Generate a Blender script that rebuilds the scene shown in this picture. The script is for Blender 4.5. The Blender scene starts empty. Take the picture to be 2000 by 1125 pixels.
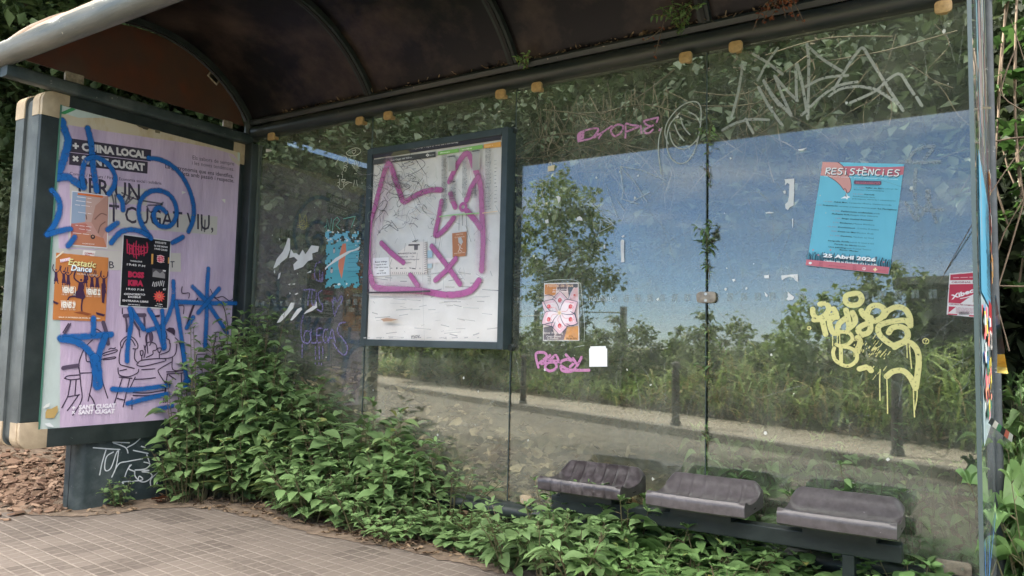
import bpy, bmesh, math, random
import numpy as np
from mathutils import Vector, Matrix
SC = bpy.context.scene
COL = SC.collection
rad = math.radians
random.seed(7); RNG = np.random.default_rng(7)

# ------------------------------------------------------------------ camera
FPX = 1470.0
CAM = np.array([4.0539, -3.1898, 0.9535])
PITCH, ROLL, YAW = rad(4.2263), rad(1.3161), rad(-32.871)
_f = np.array([math.sin(YAW)*math.cos(PITCH), math.cos(YAW)*math.cos(PITCH), math.sin(PITCH)])
_r = np.array([math.cos(YAW), -math.sin(YAW), 0.0]); _u = np.cross(_r, _f)
R2 = math.cos(ROLL)*_r + math.sin(ROLL)*_u
U2 = -math.sin(ROLL)*_r + math.cos(ROLL)*_u
cd = bpy.data.cameras.new("camera"); cam = bpy.data.objects.new("camera", cd); COL.objects.link(cam)
cam.matrix_world = Matrix(((R2[0], U2[0], -_f[0], CAM[0]), (R2[1], U2[1], -_f[1], CAM[1]),
                           (R2[2], U2[2], -_f[2], CAM[2]), (0, 0, 0, 1)))
cd.sensor_width = 36; cd.lens = FPX/2000*36; cd.clip_start = 0.05; cd.clip_end = 2000
SC.camera = cam

# ------------------------------------------------------------------ light
SC.view_settings.view_transform = 'Standard'; SC.view_settings.look = 'None'
SC.view_settings.gamma = 1; SC.view_settings.exposure = 2.52
SUN_TO = Vector((-0.82, -0.10, 0.77)).normalized()
sl = bpy.data.lights.new("sun", 'SUN'); sl.energy = 5.0; sl.angle = rad(0.6); sl.color = (1.0, 0.93, 0.82)
so = bpy.data.objects.new("sun", sl); COL.objects.link(so)
so.rotation_euler = (-SUN_TO).to_track_quat('-Z', 'Y').to_euler(); so.location = (-10, -3, 12)
W = bpy.data.worlds.new("World"); SC.world = W; W.use_nodes = True
nt = W.node_tree; nt.nodes.clear()
wo = nt.nodes.new('ShaderNodeOutputWorld'); bg = nt.nodes.new('ShaderNodeBackground')
sky = nt.nodes.new('ShaderNodeTexSky'); sky.sky_type = 'NISHITA'; sky.sun_disc = False
sky.dust_density = 0.0; sky.air_density = .65; sky.ozone_density = 4.0
sky.sun_elevation = math.asin(SUN_TO.z); sky.sun_rotation = math.atan2(SUN_TO.x, SUN_TO.y)
tc = nt.nodes.new('ShaderNodeTexCoord'); mp = nt.nodes.new('ShaderNodeMapping'); mp.inputs['Scale'].default_value = (2.2, 2.2, 9.0)
nz = nt.nodes.new('ShaderNodeTexNoise'); nz.inputs['Scale'].default_value = 1.3; nz.inputs['Detail'].default_value = 7; nz.inputs['Roughness'].default_value = 0.6
rp = nt.nodes.new('ShaderNodeValToRGB'); rp.color_ramp.elements[0].position = 0.50; rp.color_ramp.elements[1].position = 0.78
rp.color_ramp.elements[1].color = (0.75, 0.75, 0.75, 1)
mx = nt.nodes.new('ShaderNodeMixRGB'); mx.inputs['Color2'].default_value = (17.0, 16.2, 15.2, 1)
L = nt.links.new
L(tc.outputs['Generated'], mp.inputs['Vector']); L(mp.outputs['Vector'], nz.inputs['Vector'])
sx = nt.nodes.new('ShaderNodeSeparateXYZ'); L(tc.outputs['Generated'], sx.inputs[0])
er = nt.nodes.new('ShaderNodeMapRange'); er.inputs[1].default_value = .36; er.inputs[2].default_value = .50; er.inputs[3].default_value = -.30; er.inputs[4].default_value = .30
L(sx.outputs['Z'], er.inputs[0]); ea = nt.nodes.new('ShaderNodeMath'); L(nz.outputs['Fac'], ea.inputs[0]); L(er.outputs[0], ea.inputs[1])
L(ea.outputs[0], rp.inputs['Fac'])   ; L(rp.outputs['Color'], mx.inputs['Fac'])
hsv = nt.nodes.new('ShaderNodeHueSaturation'); hsv.inputs['Saturation'].default_value = .90; hsv.inputs['Value'].default_value = .55
L(sky.outputs['Color'], hsv.inputs['Color']); mp2 = nt.nodes.new('ShaderNodeMapping'); mp2.inputs['Scale'].default_value = (2.0, 2.0, 11.0); mp2.inputs['Rotation'].default_value = (.10, .06, .4)
nz2 = nt.nodes.new('ShaderNodeTexNoise'); nz2.inputs['Scale'].default_value = 2.0; nz2.inputs['Detail'].default_value = 8; nz2.inputs['Roughness'].default_value = 0.62
rp2 = nt.nodes.new('ShaderNodeMapRange'); rp2.inputs[1].default_value = .47; rp2.inputs[2].default_value = .72; rp2.inputs[4].default_value = .55
mx2 = nt.nodes.new('ShaderNodeMixRGB'); mx2.inputs['Color2'].default_value = (3.6, 3.75, 4.1, 1)   # thin cloud streaks low in the sky
L(tc.outputs['Generated'], mp2.inputs['Vector']); L(mp2.outputs['Vector'], nz2.inputs['Vector']); L(nz2.outputs['Fac'], rp2.inputs[0]); L(rp2.outputs[0], mx2.inputs['Fac'])
L(hsv.outputs['Color'], mx2.inputs['Color1']); L(mx2.outputs['Color'], mx.inputs['Color1']); L(mx.outputs['Color'], bg.inputs['Color'])
bg.inputs['Strength'].default_value = 0.14; L(bg.outputs['Background'], wo.inputs['Surface'])

# ------------------------------------------------------------------ materials
def lin(h):
    h = h.lstrip('#'); c = [int(h[i:i+2], 16)/255 for i in (0, 2, 4)]
    return tuple((x/12.92 if x <= .04045 else ((x+.055)/1.055)**2.4) for x in c)
def rgba(c):
    if isinstance(c, str): c = lin(c)
    return (c[0], c[1], c[2], 1)
def newmat(name):
    m = bpy.data.materials.new(name); m.use_nodes = True
    n = m.node_tree; b = n.nodes['Principled BSDF']; return m, n, b
def N(n, t, **kw):
    x = n.nodes.new('ShaderNode'+t)
    for k, v in kw.items():
        if k in x.inputs: x.inputs[k].default_value = v
        else: setattr(x, k, v)
    return x
def mat(name, c, rough=.6, metal=0, spec=.5, c2=None, scale=8, lo=.35, hi=.65, detail=6, bump=0, bscale=None, stretch=None, coat=0, chips=None):
    m, n, b = newmat(name)
    b.inputs['Base Color'].default_value = rgba(c); b.inputs['Roughness'].default_value = rough
    b.inputs['Metallic'].default_value = metal; b.inputs['Specular IOR Level'].default_value = spec
    b.inputs['Coat Weight'].default_value = coat
    t = N(n, 'TexCoord'); vec = t.outputs['Object']
    if stretch:
        p = N(n, 'Mapping'); p.inputs['Scale'].default_value = stretch; n.links.new(vec, p.inputs['Vector']); vec = p.outputs['Vector']
    if c2 is not None:
        z = N(n, 'TexNoise', Scale=scale, Detail=detail, Roughness=.65); n.links.new(vec, z.inputs['Vector'])
        r = N(n, 'ValToRGB'); r.color_ramp.elements[0].position = lo; r.color_ramp.elements[1].position = hi
        r.color_ramp.elements[0].color = rgba(c); r.color_ramp.elements[1].color = rgba(c2)
        n.links.new(z.outputs['Fac'], r.inputs['Fac']); n.links.new(r.outputs['Color'], b.inputs['Base Color'])
    if chips:
        z5 = N(n, 'TexNoise', Scale=chips[1], Detail=6., Roughness=.7); n.links.new(t.outputs['Object'], z5.inputs['Vector'])
        r5 = N(n, 'MapRange'); r5.inputs[1].default_value = chips[2]; r5.inputs[2].default_value = chips[2]+.03; n.links.new(z5.outputs['Fac'], r5.inputs[0])
        m5 = N(n, 'MixRGB'); m5.inputs['Color2'].default_value = rgba(chips[0]); n.links.new(r5.outputs[0], m5.inputs['Fac'])
        if c2 is not None: n.links.new(r.outputs['Color'], m5.inputs['Color1'])
        else: m5.inputs['Color1'].default_value = rgba(c)
        n.links.new(m5.outputs[0], b.inputs['Base Color'])
    if bump:
        z2 = N(n, 'TexNoise', Scale=bscale or scale, Detail=5); n.links.new(vec, z2.inputs['Vector'])
        bp = N(n, 'Bump', Strength=bump, Distance=.01); n.links.new(z2.outputs['Fac'], bp.inputs['Height']); n.links.new(bp.outputs['Normal'], b.inputs['Normal'])
    return m
_inks = {}
def ink(c, rough=.55, soft=False, alpha=1.0, wear=0.0):
    """flat paint / print colour; soft = feathered by the point attribute 'a'"""
    k = (c, rough, soft, alpha, wear)
    if k in _inks: return _inks[k]
    m, n, b = newmat(('spray' if soft else 'ink')+'_'+c.strip('#'))
    b.inputs['Base Color'].default_value = rgba(c); b.inputs['Roughness'].default_value = rough; b.inputs['Specular IOR Level'].default_value = .35
    if soft or alpha < 1 or wear:
        o = n.nodes['Material Output']; tr = N(n, 'BsdfTransparent'); mxs = N(n, 'MixShader')
        fac = None
        if soft:
            a = N(n, 'Attribute', attribute_name='a'); t = N(n, 'TexCoord'); z = N(n, 'TexNoise', Scale=38., Detail=8., Roughness=.75); n.links.new(t.outputs['Object'], z.inputs['Vector'])
            q1 = N(n, 'MapRange'); q1.inputs[1].default_value = .34; q1.inputs[2].default_value = .56; q1.inputs[3].default_value = .55; q1.inputs[4].default_value = 1.25; n.links.new(z.outputs['Fac'], q1.inputs[0])
            pw_ = N(n, 'Math', operation='POWER'); pw_.inputs[1].default_value = 1.3; n.links.new(a.outputs['Fac'], pw_.inputs[0])
            q2 = N(n, 'Math', operation='MULTIPLY', use_clamp=True); n.links.new(pw_.outputs[0], q2.inputs[0]); n.links.new(q1.outputs[0], q2.inputs[1]); fac = q2.outputs[0]
        if alpha < 1:
            mm = N(n, 'Math', operation='MULTIPLY'); mm.inputs[1].default_value = alpha
            if fac is not None: n.links.new(fac, mm.inputs[0])
            else: mm.inputs[0].default_value = 1
            fac = mm.outputs[0]
        if wear:
            t = N(n, 'TexCoord'); z = N(n, 'TexNoise', Scale=90., Detail=4.); n.links.new(t.outputs['Object'], z.inputs['Vector'])
            r = N(n, 'ValToRGB'); r.color_ramp.elements[0].position = wear-.1; r.color_ramp.elements[1].position = wear+.1
            n.links.new(z.outputs['Fac'], r.inputs['Fac']); mm = N(n, 'Math', operation='MULTIPLY'); n.links.new(r.outputs['Color'], mm.inputs[0])
            if fac is not None: n.links.new(fac, mm.inputs[1])
            else: mm.inputs[1].default_value = 1
            fac = mm.outputs[0]
        n.links.new(fac, mxs.inputs[0]); n.links.new(tr.outputs[0], mxs.inputs[1]); n.links.new(b.outputs[0], mxs.inputs[2]); n.links.new(mxs.outputs[0], o.inputs['Surface'])
    _inks[k] = m; return m
def leafmat(name, ca, cb, cc=None, rough=.5, trans=.3, sheen=.35):
    m, n, b = newmat(name)
    a = N(n, 'Attribute', attribute_name='rnd'); r = N(n, 'ValToRGB')
    r.color_ramp.elements[0].color = rgba(ca); r.color_ramp.elements[1].color = rgba(cb)
    if cc is not None:
        e = r.color_ramp.elements.new(.90); e.color = rgba(cb); r.color_ramp.elements[2].color = rgba(cc)
    oi = N(n, 'ObjectInfo'); hs = N(n, 'HueSaturation')
    mr = N(n, 'MapRange'); mr.inputs[3].default_value = .75; mr.inputs[4].default_value = 1.2
    n.links.new(oi.outputs['Random'], mr.inputs[0]); n.links.new(mr.outputs[0], hs.inputs['Value'])
    n.links.new(a.outputs['Fac'], r.inputs['Fac']); n.links.new(r.outputs['Color'], hs.inputs['Color'])
    n.links.new(hs.outputs['Color'], b.inputs['Base Color']); b.inputs['Roughness'].default_value = rough; b.inputs['Specular IOR Level'].default_value = sheen
    tl = N(n, 'BsdfTranslucent'); mxs = N(n, 'MixShader', Fac=trans); o = n.nodes['Material Output']
    n.links.new(hs.outputs['Color'], tl.inputs['Color']); n.links.new(b.outputs[0], mxs.inputs[1]); n.links.new(tl.outputs[0], mxs.inputs[2]); n.links.new(mxs.outputs[0], o.inputs['Surface'])
    return m
def glassmat(name, tint, r0, dirt, dirtcol, scale=3.0, dark=0.0):
    m, n, b = newmat(name); o = n.nodes['Material Output']; n.nodes.remove(b)
    tr = N(n, 'BsdfTransparent'); tr.inputs['Color'].default_value = rgba(tint)
    gl = N(n, 'BsdfGlossy'); gl.inputs['Roughness'].default_value = 0.012; gl.inputs['Color'].default_value = (1, 1, 1, 1)
    g = N(n, 'NewGeometry'); dp = N(n, 'VectorMath', operation='DOT_PRODUCT')
    n.links.new(g.outputs['Incoming'], dp.inputs[0]); n.links.new(g.outputs['True Normal'], dp.inputs[1])
    ab = N(n, 'Math', operation='ABSOLUTE'); n.links.new(dp.outputs['Value'], ab.inputs[0])
    s1 = N(n, 'Math', operation='SUBTRACT'); s1.inputs[0].default_value = 1; n.links.new(ab.outputs[0], s1.inputs[1])
    pw = N(n, 'Math', operation='POWER'); pw.inputs[1].default_value = 5; n.links.new(s1.outputs[0], pw.inputs[0])
    ma = N(n, 'Math', operation='MULTIPLY_ADD'); ma.inputs[1].default_value = 1-r0; ma.inputs[2].default_value = r0; n.links.new(pw.outputs[0], ma.inputs[0])
    m1 = N(n, 'MixShader'); n.links.new(ma.outputs[0], m1.inputs[0]); n.links.new(tr.outputs[0], m1.inputs[1]); n.links.new(gl.outputs[0], m1.inputs[2])
    t = N(n, 'TexCoord'); z = N(n, 'TexNoise', Scale=scale, Detail=9., Roughness=.72); n.links.new(t.outputs['Object'], z.inputs['Vector'])
    p = N(n, 'Mapping'); p.inputs['Scale'].default_value = (60, 60, 3); z2 = N(n, 'TexNoise', Scale=1.2, Detail=4.); n.links.new(t.outputs['Object'], p.inputs['Vector']); n.links.new(p.outputs['Vector'], z2.inputs['Vector'])
    r = N(n, 'MapRange'); r.inputs[1].default_value = .38; r.inputs[2].default_value = .75; r.inputs[3].default_value = dirt*.35; r.inputs[4].default_value = dirt*2.0
    n.links.new(z.outputs['Fac'], r.inputs[0])
    r2 = N(n, 'MapRange'); r2.inputs[1].default_value = .3; r2.inputs[2].default_value = .8; r2.inputs[3].default_value = .6; r2.inputs[4].default_value = 1.5
    n.links.new(z2.outputs['Fac'], r2.inputs[0])
    mu = N(n, 'Math', operation='MULTIPLY'); n.links.new(r.outputs[0], mu.inputs[0]); n.links.new(r2.outputs[0], mu.inputs[1])
    df = N(n, 'BsdfDiffuse'); df.inputs['Color'].default_value = rgba(dirtcol)
    m2 = N(n, 'MixShader'); n.links.new(mu.outputs[0], m2.inputs[0]); n.links.new(m1.outputs[0], m2.inputs[1]); n.links.new(df.outputs[0], m2.inputs[2])
    n.links.new(m2.outputs[0], o.inputs['Surface']); return m

M = {}
M['green_metal'] = mat('dark_green_metal', chips=((.20,.20,.19),26.,.70), c=(.011, .017, .016), rough=.46, spec=.4, c2=(.024, .031, .030), scale=9, bump=.05, bscale=200)
M['green_metal_worn'] = mat('weathered_green_metal', chips=((.28,.27,.25),30.,.66), c=(.020, .032, .034), rough=.5, c2=(.10, .115, .115), scale=5, lo=.45, hi=.8, bump=.08, bscale=150)
M['slat_metal'] = mat('side_slat_metal', chips=((.30,.30,.28),34.,.68), c=(.042, .050, .050), rough=.5, c2=(.085, .097, .095), scale=6, bump=.06, bscale=150)
M['grey_rail'] = mat('dusty_grey_rail', chips=((.40,.38,.33),40.,.66), c=(.055, .065, .064), rough=.45, c2=(.16, .155, .14), scale=14, lo=.35, hi=.8, bump=.15, bscale=120, stretch=(.15, 1, 1))
M['gutter'] = mat('dirty_gutter_metal', chips=((.30,.25,.19),36.,.66), c=(.016, .022, .022), rough=.38, c2=(.07, .062, .05), scale=12, lo=.45, hi=.85, stretch=(.2, 1, 1), bump=.08, bscale=90)
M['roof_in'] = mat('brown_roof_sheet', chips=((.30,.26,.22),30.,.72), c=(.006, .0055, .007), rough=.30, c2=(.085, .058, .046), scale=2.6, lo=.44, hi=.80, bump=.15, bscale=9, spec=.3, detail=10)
M['roof_out'] = mat('dusty_roof_skin', (.36, .27, .21), .8, c2=(.20, .15, .11), scale=7, lo=.35, hi=.75, bump=.2, bscale=40)
M['cap'] = mat('beige_plastic', chips=((.20,.15,.10),40.,.68), c=(.42, .33, .22), rough=.5, c2=(.30, .23, .15), scale=12, bump=.04, bscale=120)
M['clamp'] = mat('ochre_clamp', (.46, .30, .12), .45, c2=(.30, .19, .08), scale=60, bump=.06, bscale=200)
M['clamp_old'] = mat('grey_clamp', (.34, .29, .22), .5, c2=(.16, .13, .10), scale=40, bump=.1, bscale=200)
M['screw'] = mat('steel_screw', (.5, .5, .48), .3, metal=.8)
M['post_metal'] = mat('scuffed_post_metal', chips=((.30,.30,.28),30.,.64), c=(.028, .033, .036), rough=.5, c2=(.07, .078, .082), scale=8, bump=.06, bscale=120)
M['seat'] = mat('weathered_brown_plastic', chips=((.28,.26,.26),60.,.70), c=(.060, .051, .053), rough=.29, c2=(.105, .093, .097), scale=30, lo=.35, hi=.75, bump=.06, bscale=300, spec=.5)
M['seat_dark'] = mat('dark_seat_plastic', chips=((.26,.24,.24),60.,.69), c=(.030, .024, .026), rough=.30, c2=(.12, .105, .11), scale=26, lo=.45, hi=.8, bump=.08, bscale=200)
M['black'] = mat('black_gap', (.006, .006, .006), .7)
M['glass'] = glassmat('dusty_glass', (.82, .88, .83), .092, .112, (.33, .335, .275))
M['glass_side'] = glassmat('side_glass', (.74, .82, .82), .028, .16, (.20, .22, .22))
M['glass_edge'] = mat('glass_edge', (.045, .065, .065), .35, spec=.5)
M['sleeve'] = glassmat('plastic_sleeve', (.95, .95, .95), .06, .10, (.6, .62, .6), scale=30)
M['gable'] = None
m, n, b = newmat('brown_gable_sheet')
b.inputs['Base Color'].default_value = (.080, .046, .032, 1); b.inputs['Roughness'].default_value = .4
tl = N(n, 'BsdfTranslucent'); tl.inputs['Color'].default_value = (.30, .12, .06, 1)
t_ = N(n, 'TexCoord'); z_ = N(n, 'TexNoise', Scale=5., Detail=6.); n.links.new(t_.outputs['Object'], z_.inputs['Vector'])
r_ = N(n, 'MapRange'); r_.inputs[1].default_value = .3; r_.inputs[2].default_value = .75; r_.inputs[3].default_value = .02; r_.inputs[4].default_value = .62
n.links.new(z_.outputs['Fac'], r_.inputs[0])
ms = N(n, 'MixShader'); n.links.new(r_.outputs[0], ms.inputs[0]); n.links.new(b.outputs[0], ms.inputs[1]); n.links.new(tl.outputs[0], ms.inputs[2]); n.links.new(ms.outputs[0], n.nodes['Material Output'].inputs['Surface'])
M['gable'] = m
M['bark'] = mat('bark', (.09, .07, .05), .9, c2=(.16, .13, .10), scale=14, bump=.5, bscale=30)
M['stem'] = mat('green_stem', (.10, .11, .045), .7, c2=(.12, .075, .045), scale=9)
M['twig'] = mat('dry_twig', (.10, .072, .05), .9, c2=(.17, .125, .085), scale=20)
M['weed'] = leafmat('weed_leaf', (.112, .190, .070), (.200, .310, .120), (.31, .33, .11), rough=.5, trans=.25)
M['broad'] = leafmat('broad_weed_leaf', (.105, .195, .060), (.185, .305, .105), (.36, .33, .08), rough=.45, trans=.28)
M['hedge'] = leafmat('hedge_leaf', (.024, .038, .020), (.064, .082, .040), rough=.5, trans=.3)
M['tree'] = leafmat('tree_leaf', (.032, .060, .025), (.086, .126, .046), (.14, .17, .06), rough=.5, trans=.35)
M['ivy'] = leafmat('ivy_leaf', (.030, .075, .020), (.075, .150, .036), rough=.35, trans=.25, sheen=.5)
M['grass'] = leafmat('grass_blade', (.15, .24, .07), (.28, .36, .12), (.52, .45, .21), rough=.6, trans=.3)
M['bush'] = leafmat('bush_leaf', (.09, .14, .045), (.19, .25, .085), (.28, .28, .11), rough=.5, trans=.35)
M['straw'] = leafmat('straw_blade', (.34, .26, .12), (.52, .42, .22), rough=.8, trans=.2)
M['litter'] = leafmat('bank_leaf_litter', (.09, .055, .032), (.66, .48, .32), rough=.85, trans=.12)
M['deadleaf'] = leafmat('dead_leaf', (.11, .070, .042), (.33, .235, .15), rough=.85, trans=.12)
M['redleaf'] = leafmat('red_dry_leaf', (.10, .030, .018), (.24, .085, .035), rough=.8, trans=.2)
M['chip'] = leafmat('bark_chip', (.12, .068, .045), (.30, .20, .137), rough=.9, trans=.0)
M['soil'] = mat('soil', (.105, .075, .052), .95, c2=(.23, .17, .12), scale=16, bump=.8, bscale=40)
M['hill'] = mat('wooded_slope_soil', (.045, .033, .023), .95, c2=(.125, .094, .063), scale=11, bump=1.0, bscale=24)
M['bank'] = mat('bank_soil', (.075, .052, .035), .95, c2=(.24, .175, .115), scale=11, bump=1.0, bscale=24)
M['grassland'] = mat('field', (.06, .075, .03), .95, c2=(.12, .10, .05), scale=3, bump=.4)
M['asphalt'] = mat('asphalt', (.075, .066, .053), .9, c2=(.11, .095, .076), scale=5, bump=.4, bscale=180)
M['kerb'] = mat('kerb_stone', (.11, .098, .083), .85, c2=(.155, .14, .118), scale=9, bump=.3, bscale=90)
M['shed'] = mat('shed_wall', (.055, .065, .06), .75, c2=(.085, .095, .085), scale=3)
M['boll'] = mat('bollard_iron', (.035, .032, .03), .5, c2=(.07, .06, .055), scale=20)
M['fence'] = mat('fence_steel', (.16, .18, .16), .5, c2=(.25, .26, .24), scale=9)

def tilemat(name, ca, cb, joint, size, width=.07, rot=0.0):
    m, n, b = newmat(name)
    t = N(n, 'TexCoord'); p = N(n, 'Mapping'); p.inputs['Rotation'].default_value = (0, 0, rot); p.inputs['Scale'].default_value = (1/size, 1/size, 1)
    n.links.new(t.outputs['Object'], p.inputs['Vector'])
    # wobble so joints are not perfectly ruled
    wz = N(n, 'TexNoise', Scale=1.6, Detail=3.); n.links.new(t.outputs['Object'], wz.inputs['Vector'])
    wv = N(n, 'VectorMath', operation='MULTIPLY_ADD'); wv.inputs[1].default_value = (.16, .16, 0); n.links.new(wz.outputs['Color'], wv.inputs[0]); n.links.new(p.outputs['Vector'], wv.inputs[2])
    sp = N(n, 'SeparateXYZ'); n.links.new(wv.outputs[0], sp.inputs[0])
    def edge(sock, w):
        f = N(n, 'Math', operation='FRACT'); n.links.new(sock, f.inputs[0])
        q = N(n, 'Math', operation='SUBTRACT'); n.links.new(f.outputs[0], q.inputs[0]); q.inputs[1].default_value = .5
        a = N(n, 'Math', operation='ABSOLUTE'); n.links.new(q.outputs[0], a.inputs[0])
        r = N(n, 'MapRange'); r.inputs[1].default_value = .5-w; r.inputs[2].default_value = .5-w*.45; n.links.new(a.outputs[0], r.inputs[0]); return r.outputs[0]
    ex, ey = edge(sp.outputs['X'], width), edge(sp.outputs['Y'], width*1.15)
    mxm = N(n, 'Math', operation='MAXIMUM'); n.links.new(ex, mxm.inputs[0]); n.links.new(ey, mxm.inputs[1])
    fl = N(n, 'VectorMath', operation='FLOOR'); n.links.new(wv.outputs[0], fl.inputs[0])
    half = N(n, 'VectorMath', operation='SCALE'); half.inputs['Scale'].default_value = 1/3; n.links.new(fl.outputs[0], half.inputs[0])
    fl2 = N(n, 'VectorMath', operation='FLOOR'); n.links.new(half.outputs[0], fl2.inputs[0])
    wn = N(n, 'TexWhiteNoise'); n.links.new(fl2.outputs[0], wn.inputs['Vector'])
    z = N(n, 'TexNoise', Scale=2.2, Detail=8., Roughness=.7); n.links.new(t.outputs['Object'], z.inputs['Vector'])
    z3 = N(n, 'TexNoise', Scale=45., Detail=5.); n.links.new(t.outputs['Object'], z3.inputs['Vector'])
    add = N(n, 'Math', operation='MULTIPLY_ADD'); add.inputs[1].default_value = .35; n.links.new(wn.outputs['Value'], add.inputs[0]); n.links.new(z.outputs['Fac'], add.inputs[2])
    add2 = N(n, 'Math', operation='MULTIPLY_ADD'); add2.inputs[1].default_value = .5; n.links.new(z3.outputs['Fac'], add2.inputs[0]); n.links.new(add.outputs[0], add2.inputs[2])
    r = N(n, 'ValToRGB'); r.color_ramp.elements[0].position = .60; r.color_ramp.elements[1].position = 1.2 if False else 1.0
    r.color_ramp.elements[0].color = rgba(ca); r.color_ramp.elements[1].color = rgba(cb); n.links.new(add2.outputs[0], r.inputs['Fac'])
    z4 = N(n, 'TexNoise', Scale=7., Detail=6.); n.links.new(t.outputs['Object'], z4.inputs['Vector'])
    jm = N(n, 'MapRange'); jm.inputs[1].default_value = .35; jm.inputs[2].default_value = .6; jm.inputs[3].default_value = .25; jm.inputs[4].default_value = .95; n.links.new(z4.outputs['Fac'], jm.inputs[0])
    jf = N(n, 'Math', operation='MULTIPLY'); n.links.new(jm.outputs[0], jf.inputs[0]); n.links.new(mxm.outputs[0], jf.inputs[1])
    mx_ = N(n, 'MixRGB'); mx_.inputs['Color2'].default_value = rgba(joint); n.links.new(jf.outputs[0], mx_.inputs['Fac']); n.links.new(r.outputs['Color'], mx_.inputs['Color1'])
    n.links.new(mx_.outputs[0], b.inputs['Base Color']); b.inputs['Roughness'].default_value = .85
    hb = N(n, 'Math', operation='MULTIPLY_ADD'); hb.inputs[1].default_value = -1; n.links.new(mxm.outputs[0], hb.inputs[0])
    sc = N(n, 'Math', operation='MULTIPLY'); sc.inputs[1].default_value = .5; n.links.new(z3.outputs['Fac'], sc.inputs[0]); n.links.new(sc.outputs[0], hb.inputs[2])
    bp = N(n, 'Bump', Strength=.5, Distance=.006); n.links.new(hb.outputs[0], bp.inputs['Height']); n.links.new(bp.outputs['Normal'], b.inputs['Normal'])
    return m
M['tiles'] = tilemat('pavement_tiles', (.078, .061, .049), (.150, .122, .101), (.225, .19, .157), .0667, .085, rot=rad(5))
M['tiles2'] = tilemat('sidewalk_tiles', (.175, .15, .118), (.235, .205, .162), (.105, .09, .07), .2, .06, rot=rad(28+45))

# ------------------------------------------------------------------ object helpers
def link(name, me, parent=None, mats=()):
    o = bpy.data.objects.new(name, me); COL.objects.link(o)
    if me is not None:
        for x in mats: me.materials.append(x)
    if parent is not None: o.parent = parent
    return o
def tag(o, label=None, cat=None, group=None, kind=None):
    if label: o['label'] = label
    if cat: o['category'] = cat
    if group: o['group'] = group
    if kind: o['kind'] = kind
    return o
def thing(name, label, cat, group=None, loc=(0, 0, 0)):
    o = bpy.data.objects.new(name, None); o.empty_display_size = .1; COL.objects.link(o); o.location = loc
    return tag(o, label, cat, group)
def meshobj(name, verts, faces, mats, parent=None, mi=None, smooth=False, rnd=None, alpha=None):
    me = bpy.data.meshes.new(name); me.from_pydata([tuple(map(float, v)) for v in verts], [], faces)
    if mi is not None: me.polygons.foreach_set('material_index', mi)
    if smooth: me.polygons.foreach_set('use_smooth', [True]*len(me.polygons))
    if rnd is not None:
        a = me.attributes.new('rnd', 'FLOAT', 'FACE'); a.data.foreach_set('value', list(map(float, rnd)))
    if alpha is not None:
        a = me.attributes.new('a', 'FLOAT', 'POINT'); a.data.foreach_set('value', list(map(float, alpha)))
    me.update()
    return link(name, me, parent, mats if isinstance(mats, (list, tuple)) else [mats])
class B:
    """collects shapes into one mesh"""
    def __init__(s): s.v = []; s.f = []; s.mi = []
    def add(s, v, f, mi=0):
        o = len(s.v); s.v += [tuple(x) for x in v]; s.f += [tuple(i+o for i in q) for q in f]; s.mi += [mi]*len(f); return s
    def box(s, x0, x1, y0, y1, z0, z1, mi=0):
        v = [(x, y, z) for x in (x0, x1) for y in (y0, y1) for z in (z0, z1)]
        return s.add(v, [(0, 1, 3, 2), (4, 6, 7, 5), (0, 4, 5, 1), (2, 3, 7, 6), (0, 2, 6, 4), (1, 5, 7, 3)], mi)
    def prism(s, poly, axis, a, b, mi=0):
        """poly: points in the two other axes (cyclic order x,y,z), extruded along axis"""
        n = len(poly); out = []
        for h in (a, b):
            for p in poly:
                q = [0, 0, 0]; q[axis] = h; k = [i for i in range(3) if i != axis]; q[k[0]] = p[0]; q[k[1]] = p[1]; out.append(q)
        f = [tuple(range(n)), tuple(range(2*n-1, n-1, -1))]+[(i, (i+1) % n, n+(i+1) % n, n+i) for i in range(n)]
        return s.add(out, f, mi)
    def tube(s, pts, r, k=8, mi=0, cap=True):
        pts = [Vector(p) for p in pts]; rs = r if isinstance(r, (list, tuple)) else [r]*len(pts); out = []
        for i, p in enumerate(pts):
            d = (pts[min(i+1, len(pts)-1)]-pts[max(i-1, 0)]).normalized()
            a = d.cross(Vector((0, 0, 1)) if abs(d.z) < .9 else Vector((1, 0, 0))).normalized(); b = d.cross(a)
            for j in range(k):
                t = 2*math.pi*j/k; out.append(p+(a*math.cos(t)+b*math.sin(t))*rs[i])
        f = []
        for i in range(len(pts)-1):
            for j in range(k):
                f.append((i*k+j, i*k+(j+1) % k, (i+1)*k+(j+1) % k, (i+1)*k+j))
        if cap: f += [tuple(range(k))[::-1], tuple(range((len(pts)-1)*k, len(pts)*k))]
        return s.add(out, f, mi)
    def build(s, name, mats, parent=None, smooth=False, bevel=0, auto=True):
        o = meshobj(name, s.v, s.f, mats, parent, s.mi)
        bm = bmesh.new(); bm.from_mesh(o.data); bmesh.ops.recalc_face_normals(bm, faces=bm.faces)
        if bevel:
            ed = [e for e in bm.edges if len(e.link_faces) == 2 and e.calc_face_angle(0) > .6]
            bmesh.ops.bevel(bm, geom=ed, offset=bevel, segments=2, affect='EDGES', profile=.6)
        if smooth:
            for f in bm.faces: f.smooth = True
            for e in bm.edges:
                if len(e.link_faces) == 2 and e.calc_face_angle(0) > rad(38): e.smooth = False
        bm.to_mesh(o.data); bm.free(); return o
def rrect(a0, a1, b0, b1, r, k=5):
    p = []
    for (ca, cb, t0) in ((a1-r, b1-r, 0), (a0+r, b1-r, 90), (a0+r, b0+r, 180), (a1-r, b0+r, 270)):
        for i in range(k+1):
            t = rad(t0+90*i/k); p.append((ca+r*math.cos(t), cb+r*math.sin(t)))
    return p
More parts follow.
